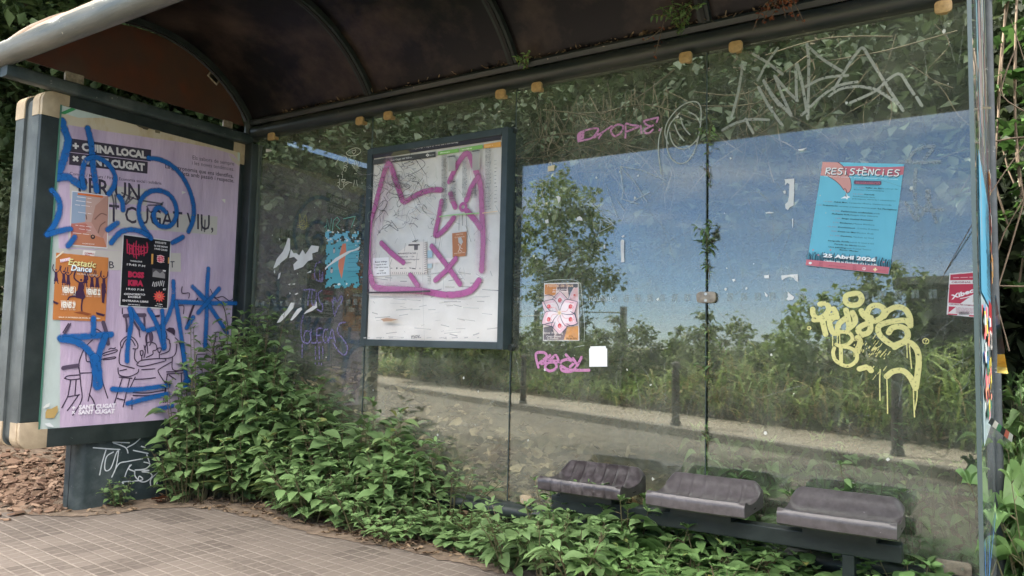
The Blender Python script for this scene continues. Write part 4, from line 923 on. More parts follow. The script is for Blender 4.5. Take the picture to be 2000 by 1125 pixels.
s.strokes([[(465, 58), (405, 75), (397, 125), (440, 155), (505, 148), (533, 105), (512, 62), (465, 58)], [(118, 190), (124, 235), (160, 268), (220, 242), (255, 190), (245, 155)], [(180, 147), (212, 142)], [(130, 280), (215, 272), (290, 240), (325, 258)], [(200, 285), (228, 402)], [(295, 188), (318, 245), (262, 295), (288, 385), (325, 392)], [(400, 198), (418, 270), (428, 350)], [(330, 395), (338, 320), (395, 268)], [(455, 218), (478, 270), (470, 310), (425, 352)], [(530, 202), (558, 250), (610, 262)],
  [(605, 320), (578, 250), (598, 182), (650, 157), (708, 175), (724, 220), (690, 268), (620, 300), (545, 325), (503, 362), (530, 400), (580, 394), (606, 360), (605, 320)], [(720, 250), (758, 202), (830, 172), (898, 190), (938, 255), (944, 330)], [(935, 310), (900, 286), (830, 288), (730, 308), (675, 340), (682, 400), (735, 455), (790, 492)], [(762, 388), (790, 350), (850, 337), (908, 362), (922, 420), (888, 462), (815, 495)],
  [(500, 430), (520, 470), (490, 560)], [(515, 695), (570, 680)], [(598, 690), (612, 708)], [(810, 512), (870, 480), (940, 472), (998, 530), (1016, 620), (1006, 740), (990, 850)], [(745, 758), (800, 716), (880, 710), (940, 760), (972, 820), (988, 858)]], .0205, YP)
s.strokes([[(300, 400), (360, 382), (430, 392), (456, 440), (412, 488), (350, 500), (320, 488)], [(350, 502), (440, 520), (488, 560), (490, 620), (440, 664), (380, 664), (312, 620), (292, 560), (302, 520)], [(357, 520), (360, 636)]], .014, YP)
s.strokes([[(745, 760), (750, 900), (752, 1070)], [(690, 700), (686, 800), (688, 960)], [(970, 850), (974, 980), (980, 1100)], [(1003, 820), (1000, 940), (982, 1040)], [(915, 490), (918, 600)], [(935, 490), (955, 690)], [(330, 390), (327, 470)], [(405, 350), (405, 400)], [(290, 400), (288, 500)], [(348, 390), (350, 520)], [(470, 520), (470, 590)]], .0042, YP)
s.disc((90, 350), .0085, YP, hole=.45); s.disc((1075, 460), .0115, YP, hole=.72); s.strokes([[(1066, 448), (1075, 460), (1086, 448)], [(1075, 460), (1074, 476)]], .003, YP, sm=False)
rr = random.Random(9)
for k in range(40):
    x, y = rr.gauss(650, 60), rr.gauss(560, 70); l = rr.uniform(8, 40); s.stroke([(x, y), (x+l*.7, y-l)], rr.uniform(.0015, .004), YP, sm=False, caps=False)
for k in range(34):
    x, y = rr.uniform(470, 560), rr.uniform(400, 540); l = rr.uniform(6, 30); s.stroke([(x, y), (x-l*.2, y+l)], rr.uniform(.0015, .004), YP, sm=False, caps=False)
s.build('yellow_paint_graffiti', PANES[3])

# ================================================================== PAPER ON THE GLASS
WP = paper('#dcdcda', '#c9c8c6')
def scrap(label, conv, polys, m=WP, name='paper_scrap', group=None, plane=GL, h=.0012):
    s = Sheet(plane, h, .0001, conv)
    for p in polys: s.poly_any(p, m)
    return tag(s.build(name), label, 'paper scrap', group)
scrap('large torn white paper remains above the purple writing on the leftmost pane', J, [[(160, 428), (180, 372), (215, 330), (232, 290), (245, 250), (258, 256), (257, 320), (240, 365), (202, 395), (178, 420)], [(252, 368), (262, 315), (278, 340), (292, 338), (310, 352), (330, 318), (346, 345), (365, 318), (380, 294), (425, 299), (418, 330), (385, 340), (388, 375), (360, 385), (332, 418), (280, 438), (276, 405), (300, 380), (280, 360)], [(185, 492), (192, 458), (204, 450), (197, 482)], [(163, 445), (170, 432), (168, 455)], [(352, 455), (380, 438), (378, 450)], [(246, 520), (260, 514), (256, 524)], [(268, 518), (288, 512), (284, 522)]])
scrap('three slanting torn white paper strips behind the purple writing', J, [[(180, 742), (205, 700), (240, 665), (262, 625), (282, 626), (276, 655), (228, 712), (200, 738)], [(258, 727), (280, 690), (300, 662), (322, 652), (327, 664), (292, 705), (268, 728)], [(335, 692), (352, 672), (385, 648), (411, 618), (414, 652), (385, 672)], [(283, 576), (300, 568), (304, 574), (290, 580)], [(253, 566), (262, 570), (256, 578)]])
scrap('small white triangle of paper at the top left of the leftmost pane', WIN(420, 200, 8.66), [[(862, 785), (862, 842), (925, 835), (970, 815), (920, 795)]])
scrap('tall torn white strip left of the cyan poster', Pw, [[(480, 256), (550, 250), (549, 350), (545, 440), (518, 455), (505, 475), (488, 462), (486, 432), (505, 415), (512, 380), (516, 290), (500, 280), (484, 300), (486, 272)], [(470, 340), (488, 335), (492, 355), (478, 358)], [(536, 535), (543, 535), (541, 598), (536, 595)]])
scrap('narrow white strip stuck above the name on the glass', O, [[(568, 350), (576, 342), (587, 345), (586, 400), (587, 460), (572, 462), (570, 410)], [(572, 326), (588, 317), (588, 328), (578, 332)], [(480, 372), (489, 370), (487, 392), (481, 390)]])
scrap('curled white paper bits near the mirrored tree', O, [[(230, 118), (244, 114), (255, 122), (252, 140), (244, 152), (238, 130)], [(172, 242), (190, 236), (192, 256), (178, 258)]])
scrap('half round white paper bit above the flower poster', O, [[(335, 245), (342, 226), (355, 220), (368, 232), (370, 244), (352, 242)]])
scrap('white scraps in a row below the torn strip, left of the cyan poster', Pw, [[(335, 938), (373, 934), (371, 958), (338, 957)], [(458, 938), (575, 928), (577, 985), (560, 975), (545, 955), (520, 948), (498, 952), (478, 962), (465, 972), (458, 958)], [(110, 965), (130, 962), (132, 975), (116, 984)], [(345, 492), (372, 486), (405, 489), (398, 496), (352, 497)], [(576, 44), (640, 33), (612, 50), (585, 53)]])
Z7 = WIN(1380, 380, 4.327)
scrap('two small white triangles of paper at the mirrored hedge line', Z7, [[(488, 820), (505, 838), (520, 852), (512, 868), (500, 858)], [(685, 818), (705, 838), (742, 866), (728, 890), (690, 894), (672, 884), (690, 866)]])
s = Sheet(GL, .0012, .0001, WIN(1050, 540, 5.627))
s.poly_any([(582, 768), (750, 765), (752, 785), (766, 795), (766, 990), (570, 991), (568, 792), (580, 790)], paper('#eeeeee')); tag(s.build('blank_label'), 'blank white square sticker right of the pink marker tag', 'sticker')
s = Sheet(GL, .0012, .0001, WIN(1000, 0, 3.308)); s.poly([(232, 1075), (276, 1066), (272, 1102), (232, 1108)], paper('#d6c6a4')); s.strokes([[(240, 1072), (240, 1052), (256, 1050), (258, 1068)]], .003, ink('#c9c4b4')); tag(s.build('padlock_sticker'), 'tiny cream padlock shaped sticker near the map case', 'sticker')

# torn teal poster
s = Sheet(GL, .0012, .00006, J); rr = random.Random(3)
pts = [(470, 222), (500, 216), (545, 222), (590, 214), (594, 240), (588, 262), (612, 262), (640, 268), (645, 290), (662, 300), (660, 345), (650, 380), (660, 425), (655, 470), (660, 515), (640, 538), (612, 526), (580, 536), (540, 526), (500, 530), (460, 524), (458, 460), (464, 420), (458, 360), (476, 330), (462, 292), (478, 262)]
P = []
for i, p in enumerate(pts):
    q = pts[(i+1) % len(pts)]
    for t in (0, .2, .4, .6, .8): P.append((p[0]+(q[0]-p[0])*t+rr.gauss(0, 3.6), p[1]+(q[1]-p[1])*t+rr.gauss(0, 3.6)))
NXF, NYF = 26, 38
gx = [[(460+202*a/NXF+rr.gauss(0, 1.6), 212+328*b_/NYF+rr.gauss(0, 1.6)) for a in range(NXF+1)] for b_ in range(NYF+1)]
nzf = lambda a, b_: .5+.28*math.sin(a*.9+1.3*math.sin(b_*.7))+.25*math.sin(b_*1.1+a*.5)+rr.gauss(0, .12)
for b_ in range(NYF):
    for a in range(NXF):
        e = min(a, NXF-1-a, b_*.8, NYF-1-b_)
        if a > 17 and b_ < 7: e = min(e, (b_-3)*.5-.3)
        keep = (.62 if e < 1 else .38 if e < 3 else .10 if e < 5 else -.12)
        if 4 < b_ < 9 and a < 15: keep += .28
        if nzf(a, b_) < keep: continue
        q_ = (gx[b_][a], gx[b_][a+1], gx[b_+1][a+1], gx[b_+1][a]); s.h -= s.step; s.poly(q_, ink('#6fb0c8') if b_ < 7 else ink('#4f9aa8') if b_ > 25 else ink('#5fa4b4'))
s.h += s.step*2
s.poly_any([(560, 286), (580, 282), (582, 330), (572, 390), (556, 488), (545, 455), (535, 410), (545, 340)], ink('#cf7f63'))
for c, rx, ry in (((512, 325), .0085, .0155), ((498, 440), .0112, .0155)):
    s.disc(c, rx*1.12, ink('#33393c'), ry=ry*1.1); s.disc(c, rx, ink('#b4b0b0'), ry=ry); s.disc((c[0], c[1]-14), rx*.75, ink('#4a4648'), ry=ry*.4); s.disc((c[0]-7, c[1]), rx*.12, ink('#444444')); s.disc((c[0]+7, c[1]), rx*.12, ink('#444444'))
for k in range(9): s.lines((592, 268+k*26+rr.uniform(-4, 4)), (648, 264+k*26), 1, ink('#2f5b6b'), .0022, gap=.006)
s.poly_any([(460, 425), (490, 398), (520, 368), (560, 345), (592, 328), (630, 318), (664, 298), (655, 320), (610, 332), (580, 352), (520, 390), (480, 415), (462, 436)], WP)
for k in range(34):
    x, y = rr.choice(((rr.uniform(460, 660), rr.gauss(525, 9)), (rr.gauss(655, 9), rr.uniform(260, 520)), (rr.uniform(465, 620), rr.gauss(262, 14)), (rr.uniform(465, 640), rr.gauss(208, 12)))); r = rr.uniform(2, 9)
    s.poly_any([(x+r*rr.uniform(.4, 1.3)*math.cos(a), y+r*rr.uniform(.3, 1.2)*math.sin(a)) for a in np.linspace(0, 5.4, 6)], WP if rr.random() < .6 else ink('#5fa4b4'))
tag(s.build('torn_poster'), 'badly torn teal poster with an orange cone beside the map case', 'poster')

# flower poster
D = WIN(1050, 540, 5.627)
s = Sheet(GL, .0024, .00008, D)
pn = s.build  # poster root
s.poly([(75, 74), (453, 67), (461, 706), (62, 706)], paper('#e6dfdb')); s.poly([(82, 88), (445, 80), (450, 698), (70, 698)], ink('#e9cfcb'))
s.poly_any([(82, 88), (215, 85), (200, 200), (150, 215), (80, 195)], ink('#d58a48')); s.poly_any([(215, 85), (330, 83), (320, 160), (220, 150)], ink('#6d5a66')); s.poly_any([(330, 83), (445, 80), (445, 130), (400, 120), (345, 215)], ink('#4d4a55'))
s.poly_any([(70, 560), (160, 540), (190, 640), (180, 698), (70, 698)], ink('#6b5d6b')); s.poly_any([(330, 560), (450, 540), (450, 698), (290, 698)], ink('#df9a50')); s.poly_any([(180, 698), (215, 620), (250, 640), (330, 560), (290, 698)], ink('#877078'))
s.poly_any([(445, 118), (405, 130), (375, 190), (350, 250), (355, 310), (400, 330), (448, 325)], ink('#e8b9b8'))
cx, cy = 250, 400
for k in range(6):
    a = rad(90+60*k+(4 if k else 0)); a2 = rad(90+60*k); ux, uy = math.cos(a2), -math.sin(a2); nx_, ny_ = -uy, ux
    L1 = 215
    out = [(cx+ux*L1*t+nx_*w*1.0, cy+uy*L1*1.05*t+ny_*w*1.0) for t, w in ((.05, 10), (.3, 62), (.6, 88), (.85, 48), (1.06, 0), (.85, -48), (.6, -88), (.3, -62), (.05, -10))]
    s.poly_any(out, ink('#eac4cc')); s.poly_any([(cx+(x_-cx)*.8, cy+(y_-cy)*.8) for x_, y_ in out], ink('#f3e3e6'))
    s.stroke(out[:5], .0030, ink('#3c4c5c'), taper=True); s.stroke(out[4:], .0030, ink('#3c4c5c'), taper=True)
    s.disc((cx+ux*140, cy+uy*140), .0105, ink('#d9565e')); s.disc((cx+ux*150, cy+uy*150), .0070, ink('#e88a88'))
    sp = [(cx+ux*140+math.cos(t)*(32-t*4), cy+uy*140+math.sin(t)*(36-t*4)) for t in np.linspace(0, 6.5, 14)]; s.stroke(sp, .0016, ink('#bf4650'))
    s.stroke([(cx+ux*30, cy+uy*30), (cx+ux*75+nx_*22, cy+uy*75+ny_*22), (cx+ux*118, cy+uy*118)], .0016, ink('#d0766e'))
s.disc((cx, cy), .011, ink('#f0dcc0')); s.disc((cx, cy), .007, ink('#e3c49a')); s.disc((415, 205), .0065, ink('#d4645c'), ry=.0045); s.disc((415, 205), .003, ink('#a33c3c')); s.stroke([(360, 285), (385, 292), (405, 285)], .0022, ink('#8c3a46'), taper=True); s.stroke([(375, 235), (368, 250), (385, 248)], .0013, ink('#8a5a5e'))
for p in ([(82, 215), (150, 205), (215, 245)], [(72, 530), (130, 515), (190, 500)], [(75, 270), (110, 340), (150, 378)], [(440, 500), (420, 420), (370, 385)], [(330, 520), (390, 545), (448, 515)], [(345, 250), (370, 180), (375, 110)], [(150, 640), (180, 560), (205, 500)]): s.stroke(p, .0034, ink('#3f5566'), taper=True)
s.text('Festival de l\u2019eus', (118, 118), (402, 116), ink('#d9b79a'), bold=1); s.text('un cap de setmana', (180, 150), (335, 148), ink('#f0e6e0')); s.text('de pau i natura', (175, 178), (345, 175), ink('#f0e6e0'))
s.text('dijous 14 de maig', (75, 630), (290, 632), ink('#efe2dc')); s.text('Centre Cultural', (110, 668), (265, 668), ink('#f3ece6')); s.text('La Floresta', (120, 692), (240, 692), ink('#e6dcd6')); s.text('11h', (362, 668), (396, 667), ink('#4a3528')); s.text('fins les 22 h', (325, 692), (440, 690), ink('#4a3528'), bold=1)
tag(s.build('poster'), 'small flower swirl poster in a clear sleeve above the pink marker tag', 'poster', None)
s = Sheet(GL, .0045, .0001, D); s.poly_any([(55, 68), (90, 52), (250, 35), (420, 45), (480, 75), (485, 200), (490, 520), (465, 725), (52, 722)], M['sleeve'])
s.strokes([[(80, 60), (200, 38), (400, 40), (475, 78)], [(480, 90), (500, 300), (520, 520), (515, 720)], [(410, 778), (518, 756)]], .0022, ink('#c4ccc8', alpha=.6)); tag(s.build('plastic_sleeve'), 'clear crinkled plastic sleeve over the flower poster', 'sleeve')

# cyan programme poster
Cw = WIN(1570, 310, 4.785); s = Sheet(GL, .0012, .00007, Cw)
CY, RS, DK, WT, MAU = ink('#6fbfd6'), ink('#c8717e'), ink('#27454f'), ink('#f0f2f2'), ink('#a98a9c')
s.poly([(176, 30), (938, 52), (797, 1082), (26, 1000)], paper('#6fbfd6', '#69b7cf'))
s.poly_any([(176, 30), (330, 35), (375, 72), (560, 70), (700, 80), (810, 78), (938, 72), (928, 148), (860, 165), (700, 150), (560, 135), (440, 155), (390, 170), (157, 158)], RS)
s.poly_any([(176, 30), (320, 35), (365, 70), (395, 130), (435, 195), (442, 270), (425, 310), (400, 320), (372, 290), (340, 245), (290, 200), (225, 165), (160, 150)], ink('#d49a93'))
s.strokes([[(320, 35), (365, 70), (395, 130), (435, 195), (443, 270), (425, 312), (402, 322)], [(230, 168), (290, 203), (340, 248), (372, 292)], [(372, 292), (380, 280), (395, 290), (402, 322)]], .0022, ink('#5d4450'))
s.poly_any([(345, 372), (385, 350), (398, 318), (410, 348), (436, 360), (412, 368), (405, 384), (392, 370)], WT); s.poly_any([(382, 350), (398, 318), (402, 360)], ink('#8d97a0'))
def brush(txt, p0, p1, cap, m, w):   # hand lettered capitals drawn with strokes
    G = {'R': [[(0, 0), (.02, 1)], [(0, .95), (.45, 1.02), (.5, .7), (.05, .5), (.55, 0)]], 'E': [[(.5, 1), (.05, .95), (0, .5), (.05, 0), (.55, .02)], [(.02, .5), (.45, .52)]], 'S': [[(.55, .95), (.2, 1), (.05, .7), (.4, .5), (.5, .2), (.25, -.03), (0, .08)]], 'i': [[(.2, .62), (.2, 0)], [(.2, .92), (.2, .97)]], 'T': [[(.3, 1), (.25, .1), (.5, 0)], [(0, .72), (.6, .74)]], 'N': [[(0, 0), (.05, 1), (.5, .05), (.55, 1)]], 'C': [[(.55, .92), (.2, .95), (0, .5), (.2, .05), (.55, .08)]], 'J': [[(.1, 1), (.5, .98)], [(.4, 1), (.38, .1), (.1, 0)]]}
    a, b = s.q(p0), s.q(p1); d = (b-a)/len(txt); up = np.array((-d[1], d[0])); up = up/np.linalg.norm(up)*cap
    for i, ch in enumerate(txt):
        k = ch
        if ch == '`': continue
        for st in G['E' if ch == '3' else k]: s.stroke([a+d*(i+.1+x*1.25)+up*y for x, y in st], w, m, uv=True, n=4)
        if ch == '3': s.stroke([a+d*(i+.15)+up*1.32, a+d*(i+.45)+up*1.18], w, m, uv=True)
brush('RESiST3NCiES', (206, 150), (906, 172), .0235, ink('#4a4d5a'), .0042)
s.h += .0002; brush('RESiST3NCiES', (200, 143), (900, 165), .0235, WT, .0040)
s.text('Un dia per a conèixer, gaudir, reflexionar i teixir xarxes', (196, 170), (878, 200), ink('#e8f4f6'), cap=.0042)
s.poly_any([(475, 205), (725, 212), (727, 240), (715, 248), (475, 240), (468, 222)], ink('#6c5468')); s.text('PROGRAMACIÓ', (488, 238), (712, 243), RS, bold=1)
def row(t1, t2, t3, x0, y0, x1, y1, f1, f2):
    """time, bold name, description along one baseline"""
    P = lambda f: (x0+(x1-x0)*f, y0+(y1-y0)*f)
    if t1: s.text(t1, P(0), P(f1-.02), MAU, cap=.0043)
    if t2: s.text(t2, P(f1), P(f2-.015), DK, bold=1.6, cap=.0046)
    if t3: s.text(t3, P(f2), P(1), DK, cap=.0043)
row('11-13h', 'Taller de Bici', 'a càrrec de', 475, 275, 878, 292, .25, .66); s.text('Bicicosa i Pantumacama', (470, 295), (750, 310), DK, cap=.0043)
row('12.30h', 'Xerrada', '', 462, 335, 665, 345, .5, 1.0); s.text('Antifeixisme avui,', (458, 358), (668, 370), DK, cap=.0043); s.text('pràctiques, aliances i resistències', (455, 380), (860, 402), DK, cap=.0043)
row('13.30h', 'Adrià Mor,', 'Cantautor Música Catalanocorda', 188, 405, 820, 442, .15, .37)
row('14h', 'Presentació', 'cervesa artesana homenatge', 125, 438, 680, 472, .10, .365); s.text("'La Partigiana'", (690, 474), (872, 486), DK, bold=1.6, cap=.0046)
row('14.30h', 'Pastasciutta antifeixista', 'amb', 255, 492, 712, 522, .21, .87); row('', 'FluRasta hi-fi,', 'Reggae Dub Selecció', 265, 522, 695, 548, 0, .40)
row('16h', 'Bingo musical Resistent', '', 298, 562, 652, 584, .17, 1.0); row('17h', 'Bimbaran,', 'Música Rimbera', 278, 602, 662, 628, .16, .49)
row('18.30h', 'Kumbiakaos', '_Cumbia Protesta', 228, 640, 702, 672, .2, .55); row('20h', 'Katya La Mar', 'Electro Àrab', 258, 682, 652, 710, .16, .61); row('21.30h', 'Davikka,', 'Techno en Vinil', 246, 722, 654, 752, .25, .53)
row('', 'Serigrafia Antifa', 'porta la teva peça', 228, 772, 658, 802, 0, .48); row('', 'Parada de llibres', 'Antifa', 290, 805, 580, 828, 0, .74); row('', 'Live painting', 'amb Fractal Tattoo', 235, 830, 632, 860, 0, .42); row('', 'Barra i Menjar', '', 338, 858, 518, 874, 0, 1.0)
# grass strip and foot
P0, P1 = (38, 925), (812, 1000)
for k in range(120):
    t = k/119+rr.uniform(-.004, .004); x, y = P0[0]+(P1[0]-P0[0])*t, P0[1]+(P1[1]-P0[1])*t; hgt = rr.uniform(28, 70) if .16 < t < .97 else rr.uniform(20, 60)
    s.stroke([(x, y+30), (x+rr.uniform(-6, 6), y-hgt*.3), (x+rr.uniform(-12, 12)+6, y-hgt)], rr.uniform(.0012, .0028), ink(rr.choice(('#2f5e6e', '#3d7385', '#52606e', '#2c4d5c'))), n=3, caps=False)
for (x, y) in ((95, 858), (145, 905), (752, 970), (258, 858)): s.disc((x, y), .0032, ink('#cf8790'))
s.poly([(34, 946), (806, 1018), (797, 1082), (26, 1000)], RS)
s.text('25 Abril 2026', (192, 928), (683, 972), ink('#3b4c5c'), bold=3.2, cap=.0135); s.h += .0002; s.text('25 Abril 2026', (188, 922), (680, 966), WT, bold=2.6, cap=.0135); s.text("Casino de la Floresta d'11 a 23h", (195, 962), (690, 1005), WT, bold=1.4, cap=.0062)
s.disc((70, 980), .0062, WT, ry=.0050); s.disc((570, 1032), .0058, WT, hole=.78); s.text('3', (563, 1040), (577, 1041), WT, bold=1, cap=.004); s.text('+', (652, 1060), (690, 1063), ink('#f2e3b0'), bold=3); s.text('AJUNTAMENT', (690, 1050), (778, 1058), ink('#96505f'), cap=.0030)
s.text('ASSOCIACIONS', (240, 1005), (400, 1020), ink('#96505f'), cap=.0038); 
for k in range(4): s.lines((152, 975+12*k), (188, 978+12*k), 1, ink('#8d4a5a'), .0018, gap=.004); s.lines((466, 1004+12*k), (498, 1007+12*k), 1, ink('#8d4a5a'), .0018, gap=.004)
for k in range(16): s.disc((rr.uniform(120, 850), rr.uniform(240, 820)), rr.uniform(.0008, .0016), ink('#8cc9dc'), k=6)
tag(s.build('poster'), 'large tilted cyan poster with a hand and a dated programme', 'poster')

# red and white beer label poster
Xw = WIN(1540, 540, 3.515); s = Sheet(GL, .0012, .00008, Xw); RED = ink('#c03a52')
s.poly_any([(1106, -20), (1312, -36), (1302, 283), (1086, 262)], paper('#e4dfdf')); s.poly_any([(1112, -12), (1308, -28), (1306, 24), (1110, 26)], RED); s.lines((1130, 12), (1295, 6), 1, ink('#e9b9c0'), .003); s.text('ORIGINAL DE', (1120, 46), (1300, 44), ink('#a03a48'), bold=1.2, cap=.0062)
s.poly_any([(1106, 54), (1306, 50), (1304, 100), (1230, 150), (1180, 186), (1098, 180)], RED); s.text('Xibeca', (1118, 158), (1300, 98), ink('#f4eef0'), bold=2.5, cap=.0150, ital=.25); s.strokes([[(1180, 152), (1240, 138), (1300, 112)]], .0028, ink('#f4eef0'))
s.poly_any([(1268, 130), (1290, 128), (1286, 178), (1262, 178)], ink('#cbbfb4')); s.text('CERVESA PER COMPARTIR', (1104, 194), (1300, 206), ink('#a03a48'), bold=1.2, cap=.0052)
s.poly_any([(1100, 205), (1150, 208), (1098, 250)], RED); s.poly_any([(1095, 255), (1160, 258), (1158, 266), (1093, 262)], RED); s.poly_any([(1240, 264), (1302, 268), (1301, 278), (1240, 274)], RED)
for k in range(6): s.lines((1150, 216+7*k), (1290, 222+7*k), 1, ink('#b9757f'), .0014, gap=.006)
for k in range(14): s.poly([(1172+k*5, 242), (1172+k*5+rr.choice((1.5, 2.5, 3.5)), 242), (1172+k*5+2, 264), (1172+k*5, 264)], ink('#3a3438'))
tag(s.build('poster'), 'red and white beer notice at the right edge of the glass', 'poster')

# sheets on the side pane, seen almost edge on
def side_sheet(u0, u1, z0, z1, m, label, name='poster', draw=None, h=.0015):
    s = Sheet(SPL, h, .0001); s.poly([(u0, z0), (u1, z0), (u1, z1), (u0, z1)], m, uv=True)
    if draw: draw(s)
    return tag(s.build(name), label, 'poster')
def d1(s):
    for k in range(24): s.stroke([(.62+rr.uniform(0, .1), 1.13+k*.012), (1.0, 1.135+k*.012)], .006, ink('#2e4d5a'), uv=True, caps=False)
side_sheet(.16, 1.02, 1.10, 1.44, paper('#3a7f9a'), 'cyan poster on the end pane, seen almost edge on', draw=d1)
def d2(s):
    for k in range(60):
        x, z = rr.uniform(1.05, 1.17), rr.uniform(1.18, 1.54); s.poly([(x, z), (x+.05, z+.01), (x+.04, z+.05), (x-.01, z+.04)], ink(rr.choice(('#c98a3c', '#1c1c1c', '#b4b4ac', '#8a2c2c', '#d2a050'))), uv=True)
side_sheet(1.04, 1.24, 1.16, 1.58, paper('#1d1a1a', '#3a2c24'), 'black and orange poster at the far end of the end pane', draw=d2)
def d5(s):
    s.poly([(.78, 1.02), (1.15, 1.02), (1.15, 1.12), (.78, 1.12)], ink('#8f2026'), uv=True); s.text('TODO', (.85, .97), (1.1, .97), ink('#d8d4cc'), bold=1, uv=True)
side_sheet(1.03, 1.22, .93, 1.15, paper('#1a1618', '#2a2224'), 'black and red poster below the black and orange one', draw=d5)
def d3(s):
    for k in range(70):
        x, z = rr.uniform(.12, .62), rr.uniform(.78, 1.05); s.poly([(x, z), (x+.10, z+.005), (x+.08, z+.03), (x-.02, z+.025)], ink(rr.choice(('#c8d0cc', '#d2606a', '#2c6a58', '#20242c', '#c9b84a', '#e08870', '#4a7aa8'))), uv=True)
side_sheet(.10, .72, .75, 1.09, paper('#8fa3a4', '#3c4c58'), 'multicoloured torn poster low on the end pane', draw=d3)
def d4(s):
    for k in range(60):
        x, z = rr.uniform(.05, 1.2), rr.uniform(1.5, 2.2); s.stroke([(x, z), (x+.02, z-rr.uniform(.1, .35))], rr.uniform(.01, .05), ink(rr.choice(('#8d8a84', '#7a4c50', '#5a8a96', '#b5b0a6', '#6f6a3c')), alpha=.8), uv=True, sm=False, caps=False)
s = Sheet(SPL, .0012, .0001); d4(s); s.build('glue_residue', sidep)
s = Sheet(SPL, .0012, .0001)
s.strokes([[(.02, .30), (.03, .42), (.02, .54)], [(.3, .30), (.25, .4), (.3, .5)]], .05, ink('#2f6fa8', alpha=.7, wear=.4), uv=True); s.strokes([[(.1, .44), (1.1, .445)]], .014, ink('#2f5f8e', alpha=.8), uv=True); s.build('blue_paint_smear', sidep)
# flaps torn loose at the edge
def flap(px, label, mats, name, y0=-1.05):
    vs = []; n = 7
    for j in range(n):
        t = j/(n-1)
        for e in range(2):
            p = [px[0][i]+(px[1][i]-px[0][i])*t for i in range(2)] if e == 0 else [px[3][i]+(px[2][i]-px[3][i])*t for i in range(2)]
            vs.append(at(p[0], p[1], y0+.06*math.sin(t*2.5)+.03*e))
    fs = [(2*i, 2*i+1, 2*i+3, 2*i+2) for i in range(n-1)]
    o = meshobj(name, vs, fs, mats, mi=[i*len(mats)//(n-1) for i in range(n-1)], smooth=False); return tag(o, label, 'paper scrap')
flap([(1936, 815), (1979, 850), (1976, 864), (1930, 826)], 'bright torn poster corner flapping out at the right edge', [ink('#24343c'), ink('#d8dcd8'), ink('#3f8a62'), ink('#1f2428'), ink('#d8705a'), ink('#e6e2dc')], 'torn_flap')
flap([(1928, 828), (1976, 862), (1962, 868), (1922, 842)], 'grey plastic strip hanging under the torn bright corner', [M['sleeve']], 'plastic_flap', -1.02)
flap([(1945, 575), (1963, 690), (1948, 692), (1943, 580)], 'dark glossy flyer curling off the end pane', [ink('#403c40'), ink('#7a7078'), ink('#2a2826'), ink('#1b1a1a')], 'flyer', -.9)
flap([(1962, 692), (1969, 730), (1947, 728), (1948, 692)], 'yellow foot of the flyer curling off the end pane', [ink('#d0a92e'), ink('#c9a22c'), ink('#d8c468')], 'flyer', -.9)
flap([(1905, 207), (1936, 209), (1936, 213), (1907, 212)], 'white strip of paper sticking out near the top of the end pane', [ink('#e0e0de')], 'paper_strip', -.8)

# ================================================================== MAP CASE
mc = thing('map_case', 'dark framed bus map case scrawled with a pink cat face', 'map case', loc=(0, 0, 0))
fx0, fx1, fz0, fz1 = 1.037, 1.999, .923, 2.045; bw = .036
b = B(); b.box(fx0, fx0+bw, -.082, -.010, fz0, fz1); b.box(fx1-bw, fx1, -.082, -.010, fz0, fz1); b.box(fx0+bw, fx1-bw, -.082, -.010, fz0, fz0+bw); b.box(fx0+bw, fx1-bw, -.082, -.010, fz1-bw, fz1)
b.build('frame', mat('map_frame_metal', (.019, .032, .035), .45, c2=(.04, .058, .062), scale=6, bump=.05, bscale=150), mc, bevel=.003)
b = B(); b.box(fx0+bw, fx1-bw, -.064, -.012, fz0+bw, fz1-bw); b.build('back_board', mat('map_back', (.50, .49, .47), .8), mc)
Q = WIN(690, 240, 2.4455); F = WIN(700, 260, 6.252); E_ = WIN(720, 440, 9.09)
MAPB = Plane((0, -.0645, 0), (1, 0, 0), (0, 0, 1)); s = Sheet(MAPB, .0006, .00006, Q)
GI = [MAPB.uv(*Q(p)) for p in ((90, 130), (708, 50), (690, 1052), (55, 1043))]
u0, u1, v0, v1 = fx0+bw+.002, fx1-bw-.002, fz0+bw+.002, fz1-bw-.002
s.poly([(u0, v0), (u1, v0), (u1, v1), (u0, v1)], paper('#cbc6c0', '#dedad5', rough=.35, bump=.15, scale=5, stretch=(1, 1, 1)), uv=True)
# grime: vertical and horizontal smears
for k in range(70):
    x, z = rr.uniform(u0, u1-.05), rr.uniform(v0, v0+.36); s.stroke([(x, z), (x+rr.uniform(.01, .12), z+rr.uniform(-.012, .012))], rr.uniform(.001, .006), ink(rr.choice(('#bdbebd', '#c4c3c0', '#e2e1df', '#bfb8b0')), alpha=.4), uv=True, sm=False, caps=False)
for k in range(60):
    x, z = rr.uniform(u0, u1-.02), rr.uniform(v0+.3, v1-.1); s.stroke([(x, z), (x+rr.uniform(-.03, .05), z-rr.uniform(.01, .09))], rr.uniform(.001, .004), ink(rr.choice(('#c4c3c0', '#e8e8e6', '#cfc8c2')), alpha=.45), uv=True, sm=False, caps=False)
DKB = ink('#37343a', rough=.35); s.cv = F
s.poly([(150, 190), (1752, -8), (1752, 85), (150, 322)], DKB); s.poly_any([(400, 290), (450, 222), (540, 200), (620, 215), (660, 248)], ink('#5c5a45')); s.text('Pl. Josep Playà (FGC La Floresta)', (665, 202), (1230, 122), ink('#b9b6ba'), bold=1.5, cap=.0125); s.lines((1675, 38), (1730, 30), 1, ink('#8a888c'), .006, gap=.006)
